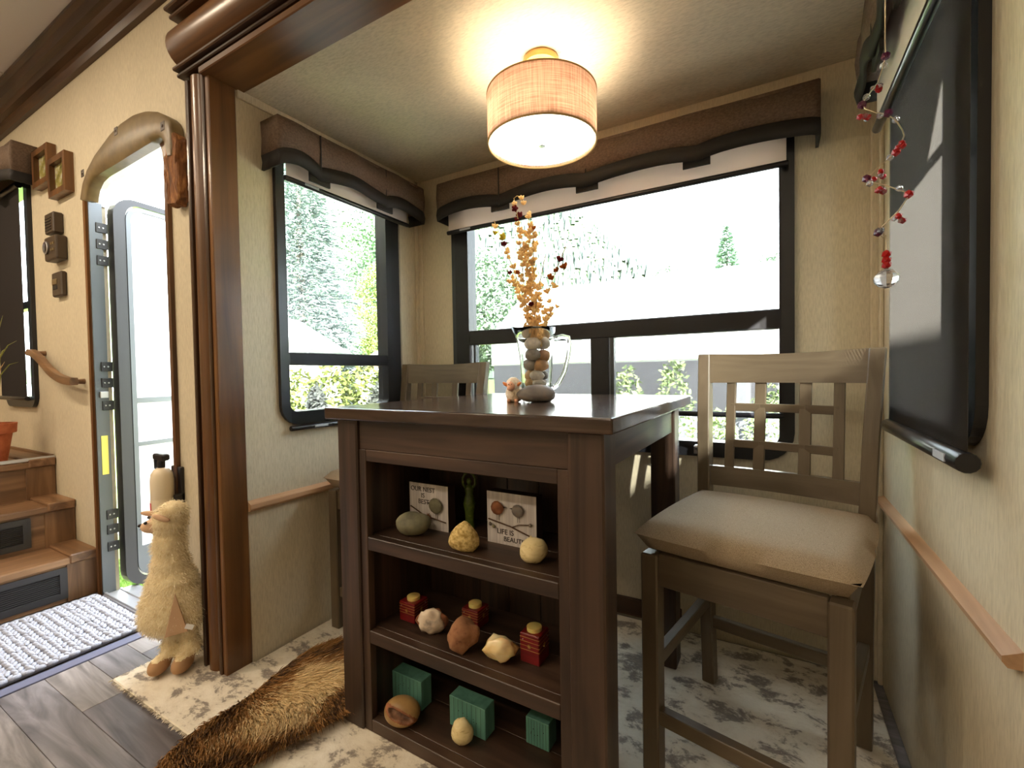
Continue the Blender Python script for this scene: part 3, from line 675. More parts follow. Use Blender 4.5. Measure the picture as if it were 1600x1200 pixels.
# framed photos
def picture(cx, cz, wd, ht, label):
    t = thing('picture_frame', (cx, YM, cz), 0, label, 'picture')
    B().frame(-wd/2, wd/2, -ht/2, ht/2, .028, -.034, 0, 'y').done('frame_moulding', 'cherry_z', t)
    B().box(-wd/2+.02, wd/2-.02, -.014, -.010, -ht/2+.02, ht/2-.02).done('photo_print', 'photo', t)
picture(-3.185, 2.075, .215, .185, 'small square brown photo frame next to the tan valance')
picture(-2.975, 1.985, .215, .185, 'small square brown photo frame hung lower, closer to the door')
# wooden slab ornament between door and pillar
wd = tag(B().prism([(-.022, -.128), (.03, -.135), (.05, -.10), (.046, .02), (.05, .09), (.032, .122), (.0, .13), (-.03, .095), (-.052, .06), (-.048, .02), (-.055, -.02), (-.042, -.07), (-.04, -.11)], -.042, 0, 'y', .006).done('bark_slab', 'bark'), 'rough carved bark slab hanging between door and pillar', 'wall ornament')
wd.location = (-1.875, YM, 1.755)
tmp = wd.modifiers.new('sub', 'SUBSURF'); tmp.levels = 2; tmp.render_levels = 2; tmp.subdivision_type = 'SIMPLE'
tx = bpy.data.textures.new('barkn', 'CLOUDS'); tx.noise_scale = .03; dm = wd.modifiers.new('d', 'DISPLACE'); dm.texture = tx; dm.strength = .02; dm.mid_level = .6
# fire extinguisher
ex = thing('fire_extinguisher', (-1.985, YM-.055, .49), 0, 'ivory fire extinguisher with black trigger head in a black wall bracket', 'fire extinguisher')
B().lathe([(0, .0), (.030, .0), (.036, .006), (.037, .13), (.034, .155), (.024, .172), (.012, .178), (0, .178)], (0, 0, 0), 28).done('cylinder', 'ext', ex, auto=50)
B().lathe([(.0376, .022), (.0376, .062)], (0, 0, 0), 28).done('label_band', 'ext', ex)
lb = B()
for k in range(5):
    a0 = radians(205+k*14); a1 = radians(205+(k+1)*14); r_ = .0381
    lb.geo([(r_*cos(a0), r_*sin(a0), .018), (r_*cos(a1), r_*sin(a1), .018), (r_*cos(a1), r_*sin(a1), .052), (r_*cos(a0), r_*sin(a0), .052)], [(0, 1, 2, 3)])
bmesh.ops.remove_doubles(lb.bm, verts=lb.bm.verts, dist=1e-5); lb.done('red_label', 'extred', ex)
for k in range(4):
    z = .024+k*.006; a0 = radians(212); a1 = radians(236); r_ = .0386
    B().geo([(r_*cos(a0), r_*sin(a0), z), (r_*cos(a1), r_*sin(a1), z), (r_*cos(a1), r_*sin(a1), z+.002), (r_*cos(a0), r_*sin(a0), z+.002)], [(0, 1, 2, 3)]).done('print_line', 'white', ex)
B().lathe([(.012, .176), (.013, .20), (.010, .215), (0, .215)], (0, 0, 0), 14).box(-.040, .040, -.013, .013, .206, .230, .005).done('valve_head', 'black', ex)
B().frame(-.042, .006, .168, .222, .006, -.007, .007, 'y', .012).done('trigger_guard', 'black', ex)
B().tube([(.01, 0, .205), (.03, 0, .222), (.036, 0, .214)], .006, 8).done('lever', 'black', ex)
B().box(-.03, .046, .043, .055, -.012, .175, .003).box(.036, .046, .02, .055, .05, .075, .002).box(-.045, .058, .038, .055, -.014, .0, .003).box(-.046, .05, -.035, .04, -.014, -.003, .004).done('wall_bracket', 'black', ex)
# potted plant on the landing
pp = thing('potted_grass_plant', (-3.385, .66, .59), 0, 'terracotta pot with long spiky grass blades on the top stair', 'potted plant')
B().lathe([(0, 0), (.075, 0), (.098, .15), (.112, .152), (.116, .20), (.104, .20), (.10, .17), (0, .165)], (0, 0, 0), 36).done('pot', 'terra', pp, auto=40)
for i in range(34):
    a = random.uniform(0, 2*pi); h = random.uniform(.25, .62); sprd = random.uniform(.03, .26)
    p0 = Vector((.04*cos(a), .04*sin(a), .165)); p1 = p0+Vector((sprd*.35*cos(a), sprd*.3*(sin(a)*.45-.1), h*.7)); p2 = p0+Vector((sprd*cos(a), sprd*(sin(a)*.45-.1), h*(1 if sprd < .14 else .86)))
    B().tube([p0, (p0+p1)/2, p1, (p1+p2)/2+Vector((0, 0, .02)), p2], [.0035, .0035, .003, .002, .0006], 4).done('blade', M['leaf'] if i % 3 else M['straw'], pp, smooth=True)

# ------------------------------------------------------------------ table with shelves
TZ = .9115; TW, TD = .835, .86
TR = radians(-1.0); TO = Vector((-1.095, .851, RZ))
tb = thing('counter_table', TO, TR, 'dark stained counter-height table with open shelves in its end', 'table')
z_ = lambda z: z-RZ
B().box(0, TW, 0, TD, z_(.879), z_(TZ), .004, seg=2).done('table_top', 'tabletop', tb)
LG = .078; I_ = .026
for x in (I_, TW-I_-LG):
    for y in (I_-.004, TD-.075-LG):
        B().box(x, x+LG, y, y+LG, 0, z_(.879), .004).done('leg', 'table_z', tb)
ax0, ax1 = I_+LG, TW-I_-LG
B().box(ax0, ax1, I_+.006, I_+.028, z_(.797), z_(.879), .002).done('apron', 'table_x', tb)
B().box(ax0, ax1, TD-.075-.03, TD-.083, z_(.797), z_(.879), .002).done('apron', 'table_x', tb)
for x in (I_+.008, TW-I_-.03): B().box(x, x+.022, I_+LG-.004, TD-.075-LG, z_(.797), z_(.879), .002).done('apron', 'table_y', tb)
SD = .30       # shelf depth
for x, nm in ((ax0, 0), (ax1-.026, 1)): B().box(x, x+.026, I_+.004, I_+.026, 0, z_(.797), .0015).done('stile', 'table_z', tb)
B().box(ax0+.026, ax1-.026, I_+.005, I_+.027, z_(.765), z_(.797), .0015).done('top_rail', 'table_x', tb)
for x in (ax0+.002, ax1-.016): B().box(x, x+.014, I_+.026, SD, 0, z_(.797)).done('side_panel', 'table_z', tb)
npan = 6
for k in range(npan):
    w_ = (ax1-ax0-.004)/npan; B().box(ax0+.002+k*w_+.0006, ax0+.002+(k+1)*w_-.0006, SD, SD+.012, 0, z_(.797), .0015).done('back_board', 'table_z', tb)
SH = (.556, .296, .046)
for i, z in enumerate(SH):
    B().box(ax0+.026, ax1-.026, I_+.004, I_+.03, z_(z)-.036, z_(z), .002).done('shelf_front', 'table_x', tb)
    for q in range(2):
        d0 = I_+.03+q*(SD-I_-.03)/2; d1 = I_+.03+(q+1)*(SD-I_-.03)/2
        B().box(ax0+.016, ax1-.016, d0+.0005, d1-.0005, z_(z)-.022, z_(z), .001).done('shelf_board', 'table_x', tb)
# ------------------------------------------------------------------ stools
def make_stool():
    t = thing('counter_stool', (0, 0, 0), 0, 'x', 'stool')
    LW = .042
    for s in (-1, 1):
        B().box(s*.19-LW/2, s*.19+LW/2, -.21-LW/2, -.21+LW/2, 0, .545, .004).done('front_leg', 'stool_z', t)
        prof = [(0, .195, .215), (.30, .197, .200), (.55, .20, .198), (.80, .208, .222), (1.04, .219, .262)]
        vs, fs = [], []
        for z, x, y in prof:
            wdt = .036; dp = .042 if z < .9 else .034
            vs += [(s*x-wdt/2, y-dp/2, z), (s*x+wdt/2, y-dp/2, z), (s*x+wdt/2, y+dp/2, z), (s*x-wdt/2, y+dp/2, z)]
        n = len(prof)
        for i in range(n-1):
            for k in range(4): fs.append((i*4+k, i*4+(k+1) % 4, i*4+4+(k+1) % 4, i*4+4+k))
        fs += [(0, 1, 2, 3), tuple(4*(n-1)+k for k in range(4))]
        b = B().geo(vs, fs); bmesh.ops.recalc_face_normals(b.bm, faces=b.bm.faces)
        bmesh.ops.bevel(b.bm, geom=b.bm.edges[:], offset=.003, segments=1, affect='EDGES'); b.done('rear_post', 'stool_z', t)
        B().box(s*.19-.011, s*.19+.011, -.19, .185, .47, .548, .002).done('seat_rail', 'stool_y', t)
        B().bar((s*.19, -.19, .27), (s*.196, .19, .27), .024, .034, bev=.002).done('side_stretcher', 'stool_y', t)
    B().box(-.17, .17, -.222, -.200, .47, .548, .002).done('seat_rail', 'stool_x', t); B().box(-.178, .178, .19, .21, .47, .548, .002).done('seat_rail', 'stool_x', t)
    B().bar((-.18, .205, .20), (.18, .205, .20), .022, .034, bev=.002).done('rear_stretcher', 'stool_x', t)
    B().bar((-.17, -.21, .145), (.17, -.21, .145), .026, .036, bev=.002).done('foot_rest', 'stool_x', t)
    # cushion
    nx, ny = 20, 18; vs, fs = [], []
    def supe(u, v):   # rounded-square mapping of [-1,1]^2
        return u*sqrt(max(0, 1-v*v*.07)), v*sqrt(max(0, 1-u*u*.07))
    for lay in (0, 1):
        for j in range(ny+1):
            for i in range(nx+1):
                u, v = -1+2*i/nx, -1+2*j/ny; x, y = supe(u, v); e = max(abs(u), abs(v)); rr = max(0, (e-.72)/.28)
                h = sqrt(max(0, 1-min(1, rr)**2.4)); crown = .012*(1-u*u)*(1-v*v)
                z = .592+(.030*h+crown) if lay else .592-.044*h
                k = 1 if lay else .985
                vs.append((x*.232*k, -.020+y*.228*k+(0 if v < .6 else 0), z))
    st_ = (nx+1)*(ny+1)
    for lay in (0, 1):
        for j in range(ny):
            for i in range(nx):
                a = lay*st_+j*(nx+1)+i; fs.append((a, a+1, a+nx+2, a+nx+1))
    b = B().geo(vs, fs); bmesh.ops.remove_doubles(b.bm, verts=b.bm.verts, dist=.0035); b.done('seat_cushion', 'seat', t, smooth=True)
    # back: curved rails + lattice
    def yb(z): return .198+max(0, z-.55)*.125
    def rail(name, z0, z1, hw, bow, th=.020):
        vs, fs = [], []; N = 14
        for i in range(N+1):
            x = -hw+2*hw*i/N; dy = bow*(1-(x/hw)**2)
            for z, sg in ((z0, -1), (z1, -1), (z1, 1), (z0, 1)):
                lift = .006*(x/hw)**2 if z == z1 and name == 'top_rail' else 0
                vs.append((x, yb(z)+dy+sg*th/2, z+lift))
        for i in range(N):
            for k in range(4): fs.append((i*4+k, i*4+(k+1) % 4, i*4+4+(k+1) % 4, i*4+4+k))
        fs += [(0, 1, 2, 3), tuple(N*4+k for k in range(4))]
        b = B().geo(vs, fs); b.done(name, 'stool_x', t, auto=40)
    BW = .022
    rail('top_rail', .948, 1.034, .206, BW); rail('lower_rail', .632, .690, .192, BW*.9)
    def dy(x): return BW*(1-(x/.2)**2)
    for x, w_ in ((-.138, .026), (-.058, .03), (.058, .03), (.138, .026)):
        B().bar((x, yb(.68)+dy(x), .68), (x, yb(.955)+dy(x), .955), w_, .012, up=(0, 1, 0), bev=.0015).done('back_slat', 'stool_z', t)
    for z in (.873, .762):
        for a, c in ((-.138, -.058), (-.058, .058), (.058, .138)):
            B().bar((a, yb(z)+dy(a), z), (c, yb(z)+dy(c), z), .012, .024, bev=.0015).done('back_crossbar', 'stool_x', t)
    return t
s1 = make_stool(); s1.location = (-.026, 1.298, RZ); s1.rotation_euler.z = radians(-12); s1['label'] = 'taupe counter stool with beige seat, whole lattice back in view beside the charcoal shade'
s2 = copy_tree(s1); s2.location = (-1.307, 1.419, RZ); s2.rotation_euler.z = radians(2); s2['label'] = 'taupe counter stool mostly hidden behind the table, against the left window wall'
s1['group'] = s2['group'] = 'counter stools at the table'

# ------------------------------------------------------------------ things on the table
def rock(name, P, r, m, label, cat='stone', nz=.25, freq=5, seed=1, rz=0, sub=3, parent=None, tilt=0, taper=0):
    b = B().ball((0, 0, 0), r, sub, Matrix.Rotation(tilt, 3, 'Y'), nz, freq, seed)
    zmin = min(v.co.z for v in b.bm.verts); zc = zmin*.92
    for v in b.bm.verts: v.co.z = max(v.co.z, zc)-zc
    if taper:
        zm = max(v.co.z for v in b.bm.verts)
        for v in b.bm.verts: q = v.co.z/zm; v.co.x *= 1.28-taper*q*1.2; v.co.y *= 1.05-taper*.6*q; v.co.z *= 1+.12*q
    o = b.done(name, m, parent, smooth=True); o.location = P; o.rotation_euler.z = rz
    if label: tag(o, label, cat)
    return o
JP = Vector((-.662, 1.325, TZ))
jug = thing('glass_pitcher', JP, 0, 'clear glass pitcher full of pebbles holding dried stems on the table', 'pitcher')
prof_o = [(.046, 0), (.047, .008), (.0485, .06), (.054, .14), (.060, .20), (.0635, .232)]
prof_i = [(.0605, .232), (.057, .20), (.051, .14), (.0455, .06), (.043, .014), (.0, .012)]
b = B(); n = 48; rings = []
for r_, z in [(0, 0)]+prof_o+prof_i:
    ring = []
    for k in range(n):
        a = 2*pi*k/n; rr = r_*(1+.012*cos(10*a)*(1 if .01 < z < .2 else 0))
        sp_ = math.exp(-((a-pi*1.02)/.28)**2)*max(0, (z-.19)/.042)
        rr += .020*sp_ if r_ > 0 else 0
        ring.append(b.bm.verts.new((rr*cos(a), rr*sin(a), z+.006*sp_)))
    rings.append(ring)
for p, q in zip(rings, rings[1:]):
    for k in range(n): b.bm.faces.new((p[k], p[(k+1) % n], q[(k+1) % n], q[k]))
bmesh.ops.remove_doubles(b.bm, verts=b.bm.verts, dist=1e-5); jb_ = b.done('pitcher_body', 'glass', jug, smooth=True); jb_.rotation_euler.z = radians(29)
hp = [(.060, 0, .196), (.085, 0, .203), (.104, 0, .198), (.108, 0, .18), (.103, 0, .14), (.090, 0, .09), (.070, 0, .052), (.050, 0, .035)]
hd_ = B().tube(hp, [.008, .0075, .0075, .0075, .007, .007, .0075, .009], 12).done('pitcher_handle', 'glass', jug, smooth=True); hd_.rotation_euler.z = radians(20)
pcols = ['agate', 'bstone', 'cstone', 'tstone', 'pod']
PM = [ntex(mat('pebble_%s' % 'abcde'[i], srgb(*c), .6), (40, 40, 40), [(.3, srgb(*[v*.8 for v in c])), (.7, srgb(*[min(255, v*1.12) for v in c]))]) for i, c in enumerate(((216, 206, 190), (196, 150, 98), (214, 180, 130), (150, 142, 132), (226, 218, 208)))]
pl = ['white', 'tan', 'honey', 'grey', 'pale']
zz = .014; idx = 0
lay = [(.014, 5, .0165), (.034, 3, .021), (.062, 3, .0235), (.094, 3, .025), (.128, 3, .026), (.160, 3, .026), (.192, 2, .022)]
for z, cnt, rad in lay:
    rin = .043+(.0605-.043)*z/.232
    a0 = random.uniform(0, 6)
    for k in range(cnt):
        a = a0+2*pi*k/cnt; d = max(0, rin-rad*1.05-.001)*random.uniform(.9, 1); z = z+random.uniform(-.004, .004); idx += 1; i = (idx*3+idx//5) % 5
        o = rock('pebble', JP+Vector((d*cos(a), d*sin(a), z)), (rad*1.05, rad*.85, rad*.80), PM[i], None, nz=.22, freq=5, seed=idx, rz=a+pi/2, sub=2)
        tag(o, '%s rounded pebble inside the glass pitcher' % pl[i], 'pebble', 'pebbles in the pitcher')
# dried stems
flw = []
stems = [((772, 345), 5, 14), ((803, 310), 3, 22), ((833, 350), 4, 20), ((826, 330), 2, 24), ((884, 385), 0, 12), ((852, 400), 6, 18), ((812, 380), 1, 18), ((792, 420), 7, 16), ((872, 470), 8, 8)]
tops = ['bent olive-yellow petal', 'hooked tip with wine-red petal', 'dense cream tip', 'tall straight tip', 'rust-brown petals leaning out over the handle', 'thin bare upper stalk', 'short cream tip', 'low left-leaning tip', 'short tip over the rim']
def podmesh():
    b = B()
    for k in range(5):
        a = 2*pi*k/5; b.ball((.0055*cos(a), .0055*sin(a), .001), (.0042, .0042, .0065), 1, Matrix.Rotation(.7, 3, Vector((-sin(a), cos(a), 0))))
    b.ball((0, 0, -.003), (.005, .005, .005), 1); me = bpy.data.meshes.new('pod'); b.bm.to_mesh(me); b.bm.free()
    for p in me.polygons: p.use_smooth = True
    return me
pod_me = {}
for nm in ('pod', 'podred', 'podyel', 'podbrown'): pod_me[nm] = podmesh(); pod_me[nm].materials.append(M[nm])
for i, ((tx_, ty_), sd, npod) in enumerate(stems):
    top = at(tx_, ty_, 1, JP.y+random.uniform(-.03, .03))
    a = 2*pi*i/9; base = JP+Vector((.018*cos(a), .018*sin(a), .16))
    t = thing('dried_flower_stem', base, 0, 'dried stem of papery cream pods, %s' % tops[i], 'dried flower', 'dried stems in the pitcher')
    d = top-base; bend = Vector((d.x*-.06, random.uniform(-.02, .02), .0))
    cv = lambda u: d*u+bend*sin(pi*u)*(1 if i != 5 else .5)
    pts = [cv(u/12) for u in range(13)]
    if i == 1: pts += [pts[-1]+Vector((.012, 0, .006)), pts[-1]+Vector((.028, 0, -.004)), pts[-1]+Vector((.036, 0, -.022))]
    B().tube(pts, .0013, 5).done('stalk', 'straw', t, smooth=True)
    for k in range(int(npod*1.15)):
        u = .10+.9*(k/(npod*1.15))**.9; p = cv(u)+Vector((random.gauss(0, .0065), random.gauss(0, .008), random.gauss(0, .004)))
        if i == 5 and u > .7: continue
        nm = 'pod'
        if i == 0 and .74 < u < .93: nm = random.choice(('podyel', 'podyel', 'podred'))
        if i == 1 and .86 < u < .95: nm = 'podred'
        if i == 4 and u > .7: nm = random.choice(('podbrown', 'podbrown', 'podred', 'pod'))
        elif random.random() < .05: nm = random.choice(('podred', 'podbrown'))
        o = bpy.data.objects.new('seed_pod', pod_me[nm]); C.objects.link(o); o.parent = t; o.location = p
        o.rotation_euler = (random.uniform(-1, 1), random.uniform(-1, 1), random.uniform(0, 6)); s_ = random.uniform(.85, 1.4); o.scale = (s_,)*3
    for q in range(1 if i == 1 else 0):
        for e in pts[-2:]:
            o = bpy.data.objects.new('seed_pod', pod_me['pod']); C.objects.link(o); o.parent = t; o.location = e
# stone and sheep in front of the pitcher
SPp = Vector((-.612, 1.222, TZ))
rock('river_stone', SPp, (.060, .036, .027), 'tstone', 'smooth grey river stone lying against the glass pitcher', nz=.22, freq=4, seed=5, rz=radians(28))
sheep = thing('sheep_figurine', Vector((-.680, 1.205, TZ)), radians(10), 'small cream sheep figurine with orange ears beside the grey stone', 'figurine')
b = B().ball((0, .006, .026), (.026, .026, .030), 3, None, .10, 18, 2)
for v in b.bm.verts: v.co.z = max(v.co.z, 0)
b.done('woolly_body', 'sheep', sheep, smooth=True)
B().ball((.002, -.008, .056), (.021, .020, .020), 3, None, .12, 18, 4).done('woolly_head', 'sheep', sheep, smooth=True)
fc = B().ball((.0, -.022, .050), (.013, .011, .015), 2).ball((-.002, -.030, .043), (.009, .007, .008), 2).done('face', 'sheepface', sheep, smooth=True)
B().ball((-.005, -.0325, .055), .0016, 1).ball((.005, -.0325, .055), .0016, 1).done('eyes', 'dark', fc, smooth=True)
for s in (-1, 1): B().ball((s*.021, -.014, .054), (.005, .008, .011), 2, Matrix.Rotation(s*.9, 3, 'Y')).done('ear', 'sheepear', sheep, smooth=True)
for s in (-1, 1): B().lathe([(.006, 0), (.006, .01)], (s*.012, -.012, 0), 10).done('foot', 'sheepface', sheep, smooth=True)

# ------------------------------------------------------------------ things on the shelves
TRr = TR
def shelf_box(px_bl, px_br, px_top, zsh, depth):
    """front face given by bottom-left x, bottom-right (x,y) and top y in the photograph -> front right foot, width, height"""
    P = at(px_br[0], px_br[1], 2, zsh); wd_ = P.x-at(px_bl, px_br[1], 1, P.y).x; ht = at(px_br[0], px_top, 1, P.y).z-zsh
    return P, wd_, ht
RX = Matrix.Rotation(pi/2, 4, 'X')
def plaque(args, label):
    P, w_, h = args; d = .034
    t = thing('wooden_plaque', (P.x-w_/2, P.y, P.z), TRr, label, 'plaque')
    B().box(-w_/2, w_/2, .0015, d, 0, h, .001).done('box_body', 'plaqueside', t)
    B().box(-w_/2, w_/2, 0, .002, 0, h).done('printed_face', 'plaque', t)
    return t, w_, h
def bird(t, x, z, r, m, beak, leg, tilt=.2):
    bd = B().ball((x, -.006, z), (r, .006, r*.93), 2, Matrix.Rotation(tilt, 3, 'Y'), .1, 4, 3).done('pebble_bird', m, t, smooth=True)
    B().geo([(x+beak*r*.85, -.005, z+r*.35), (x+beak*r*.85, -.005, z+r*.05), (x+beak*r*1.5, -.004, z+r*.22), (x+beak*r*.85, -.001, z+r*.2)], [(0, 1, 2), (1, 3, 2), (0, 2, 3), (0, 3, 1)]).done('beak', 'ink', bd)
    for dx in (-.003, .003): B().tube([(x+dx, -.002, z-r*.8), (x+dx, -.002, z-r-leg)], .0005, 5).done('leg_wire', 'ink', bd)
t, w_, h = plaque(shelf_box(641, (701, 832), 761, SH[0], .03), 'white plaque with one pebble bird and a rust-brown nest on a twig')
for i, (s, z, x) in enumerate((('OUR NEST', .82, -.14), ('IS', .68, -.14), ('BEST', .54, -.12))): text('lettering', s, h*.15, 'ink', t, Matrix.Translation((x*w_, -.0006, z*h)) @ RX)
bird(t, .22*w_, .55*h, w_*.17, 'gstone', -1, .014)
B().tube([(-.46*w_, -.003, .46*h), (-.1*w_, -.004, .30*h), (.46*w_, -.003, .21*h)], .0016, 6).done('twig', 'twig', t, smooth=True)
nest = [((random.gauss(0, .004)+.02*w_, -.006+random.gauss(0, .002), .26*h+random.gauss(0, .004)),) for _ in range(170)]
its = []
for (c,) in nest:
    a = random.uniform(0, 2*pi); its.append((Vector(c), Vector(c)+Vector((.009*cos(a), random.uniform(-.005, .002), .009*sin(a))), .0012))
B().ball((.02*w_, -.006, .26*h), (.009, .006, .0095), 2, None, .3, 10).done('nest', 'rust', t, smooth=True); tag(blades('nest_fibre', its, M['rust'], t), None, kind='stuff')
t, w_, h = plaque(shelf_box(762, (839, 861), 777, SH[0], .03), 'white plaque with two pebble birds facing each other above lettering')
text('lettering', 'LIFE IS', h*.14, 'ink', t, Matrix.Translation((-.12*w_, -.0006, .20*h)) @ RX); text('lettering', 'BEAUTIFUL', h*.13, 'ink', t, Matrix.Translation((.14*w_, -.0006, .07*h)) @ RX)
bird(t, -.26*w_, .70*h, w_*.135, 'rust', 1, .013, .1); bird(t, .16*w_, .70*h, w_*.12, 'tstone', -1, .013, .3)
tw = B().tube([(-.46*w_, -.003, .46*h), (0, -.004, .38*h), (.40*w_, -.003, .25*h)], .0017, 6).tube([(.02*w_, -.004, .37*h), (.18*w_, -.004, .44*h), (.40*w_, -.003, .47*h)], .0013, 6).done('twig', 'twig', t, smooth=True)
for x, z, m in ((.40, .47, 'tstone'), (.41, .25, 'cstone'), (-.42, .37, 'tstone'), (-.34, .33, 'gstone')): B().ball((x*w_, -.005, z*h), (.0042, .003, .005), 2).done('bud_pebble', m, t, smooth=True)
def pebble_at(name, x0, x1, yb_, yt, z, m, label, dp=.8, **k):
    P = at((x0+x1)/2, yb_, 2, z); s = mpp(P); rx = (x1-x0)/2*s; P = P+Vector((0, rx*dp*.55, 0)); s = mpp(P)
    return rock(name, P, (rx, rx*dp, (yb_-yt)*s*.56), m, label, rz=k.pop('rz', radians(24)), **k)
pebble_at('flat_stone', 610, 665, 839, 806, SH[0], 'gstone', 'smooth oval grey-green stone before the plaque with one bird', nz=.14, freq=3, seed=3)
pebble_at('pitted_stone', 696, 745, 864, 828, SH[0], 'ystone', 'pitted yellow wedge-shaped stone in front of the green figurine', nz=.16, freq=3.4, seed=6, dp=.7, taper=.55)
pebble_at('cream_stone', 808, 853, 881, 846, SH[0], 'cstone', 'round cream stone with a crack, before the two-bird plaque', nz=.16, freq=4, seed=9)
pebble_at('agate_piece', 650, 691, 993, 957, SH[1], 'agate', 'broken white agate piece with rusty rind between red candle holders', nz=.34, freq=6, seed=12, dp=.40)
ag = bpy.data.objects['agate_piece']; zr = max(v.co.z for v in ag.data.vertices)
b = B().ball((.003, .007, zr*.44), (zr*.60, .009, zr*.46), 3, None, .25, 8, 13)
for v in b.bm.verts: v.co.z = max(v.co.z, 0)
b.done('rind', 'rust', ag, smooth=True)
pebble_at('brown_stone', 692, 743, 1021, 977, SH[1], 'bstone', 'pitted reddish-brown stone on the middle shelf', nz=.34, freq=5, seed=16)
pebble_at('citrine_cluster', 752, 803, 1038, 1003, SH[1], 'citrine', 'cream and amber crystal cluster on the middle shelf', nz=.4, freq=7, seed=21, dp=.6)
# goddess figurine
P = at(731, 826, 2, SH[0]); P = Vector((P.x, P.y+.01, P.z)); s = mpp(P); H_ = at(731, 738, 1, P.y).z-SH[0]
g = thing('green_figurine', P, TRr+.3, 'slender green glazed woman figurine with raised arms on the top shelf', 'figurine')
k = H_/.155
prof = [(0, 0), (.0135, 0), (.0145, .006), (.012, .02), (.0125, .04), (.0165, .062), (.0175, .07), (.0145, .083), (.0105, .094), (.0125, .105), (.013, .112), (.008, .118), (.0045, .121), (.0045, .124)]
b = B().lathe([(r_*k, z*k) for r_, z in prof], (0, 0, 0), 20); b.ball((0, 0, .131*k), (.0075*k, .0075*k, .0088*k), 2)
for v in b.bm.verts: v.co.y *= .8
for s_ in (-1, 1): b.tube([(s_*.010*k, 0, .112*k), (s_*.018*k, 0, .122*k), (s_*.0185*k, 0, .138*k), (s_*.012*k, 0, .15*k), (s_*.003*k, 0, .1545*k)], [.0042*k, .004*k, .0036*k, .0034*k, .003*k], 8)
b.done('figure', 'green', g, smooth=True)
# red candle holders
def holder(pbl, pbr, ptop, label):
    P, w_, h = shelf_box(pbl, pbr, ptop, SH[1], .05); w_ = (w_+.046)/2
    t = thing('candle_holder', (P.x-w_/2, P.y, P.z), TRr, label, 'candle holder', 'red candle holders on the middle shelf')
    B().box(-w_/2, w_/2, 0, w_, 0, h, .002).done('cube_body', 'red', t)
    B().lathe([(0, h-.004), (.0185, h-.004), (.0185, h+.009), (.016, h+.0105), (0, h+.010)], (0, w_/2, 0), 24).done('tealight', 'candle', t, auto=40)
    for q, z in enumerate((.88, .74, .60, .46)):
        B().box(-w_/2+.0, w_/2-.0, -.0006, .0004, z*h-.0004, z*h+.0006).done('gold_line', 'gold', t); B().box(w_/2-.0004, w_/2+.0006, 0, w_, z*h-.0004, z*h+.0006).done('gold_line', 'gold', t)
    for rotn, o3 in ((0, Vector((0, -.0008, .6*h))), (1, Vector((w_/2+.0008, w_/2, .6*h)))):
        b = B()
        for q in range(4):
            a = pi*q/4; v = Vector((cos(a), 0, sin(a))) if not rotn else Vector((0, cos(a), sin(a))); b.bar(o3-v*.0055, o3+v*.0055, .0012, .0012, up=(.1, 1, .1) if not rotn else (1, .1, .1))
        b.done('gold_star', 'gold', t)
    B().ball((-w_*.34, -.0006, .8*h), .0018, 1).ball((w_/2+.0004, w_*.8, .8*h), .0018, 1).done('stud', 'chrome', t, smooth=True)
holder(620, (648, 976), 946, 'red cube candle holder with gold lines beside the broken white agate')
holder(718, (747, 986), 957, 'red cube candle holder with gold lines behind the brown stone')
holder(809, (843, 1043), 997, 'red cube candle holder with gold lines beside the amber crystal')
# teal blocks
def block(pbl, pbr, ptop, label, h=None, d=.045):
    P, w_, hh = shelf_box(pbl, pbr, ptop, SH[2], .05); h = h or hh
    t = thing('teal_block', (P.x-w_/2, P.y, P.z), TRr, label, 'wooden block', 'teal blocks on the bottom shelf')
    B().box(-w_/2, w_/2, 0, d, 0, h, .0015).done('block_body', 'teal', t)
    for q in range(7): B().box(-w_/2+(q+1)*w_/8-.0003, -w_/2+(q+1)*w_/8+.0003, -.0004, .001, .002, h-.002).done('groove', 'ink', t)
    b = B()
    for q in range(6): b.ball((random.uniform(-.3, .3)*w_, -.0002, random.uniform(.4, .75)*h), .0012, 1)
    b.done('ink_dots', 'ink', t, smooth=True)
block(613, (659, 1112), 1067, 'teal painted wooden block behind the hollow tan geode')
block(703, (759, 1158), 1110, 'teal painted wooden block in the middle of the bottom shelf')
block(822, (858, 1176), 1134, 'teal painted wooden block close to the right table leg')
# geode half shell
P = at(624, 1133, 2, SH[2]); s = mpp(P); rx = 29*s
g = thing('geode_half', P+Vector((0, .012, 0)), radians(15), 'hollow tan geode half lying open on the bottom shelf', 'geode')
b = B().ball((0, 0, 0), 1.0, 5)
fd = Vector((.22, -.92, .30)).normalized(); ua = Vector((.86, .10, -.50)); ua = (ua-fd*ua.dot(fd)).normalized(); va = fd.cross(ua)
rimv, inv = set(), set()
for v in b.bm.verts:
    n_ = v.co.normalized(); q = sqrt((n_.dot(ua)/.80)**2+(n_.dot(va)/.30)**2) if n_.dot(fd) > 0 else 9
    if q < 1: v.co = n_-fd*(.55*(1-q**4)); inv.add(v.index)
    elif q < 1.25: v.co = n_*1.03; rimv.add(v.index)
for v in b.bm.verts: v.co = Vector((v.co.x*rx, v.co.y*rx*.80, max(0, v.co.z*rx*.70+rx*.62)))
for f in b.bm.faces:
    k_ = [v.index for v in f.verts]; f.material_index = 2 if sum(i in inv for i in k_) >= 2 else (1 if any(i in rimv for i in k_) else 0)
o = b.done('shell', 'geode', g, smooth=True); o.data.materials.append(M['rust']); o.data.materials.append(M['geodein'])
pebble_at('pale_shell_stone', 700, 735, 1168, 1131, SH[2], 'cstone', 'small pale stone in front of the middle teal block', nz=.2, freq=4, seed=31)

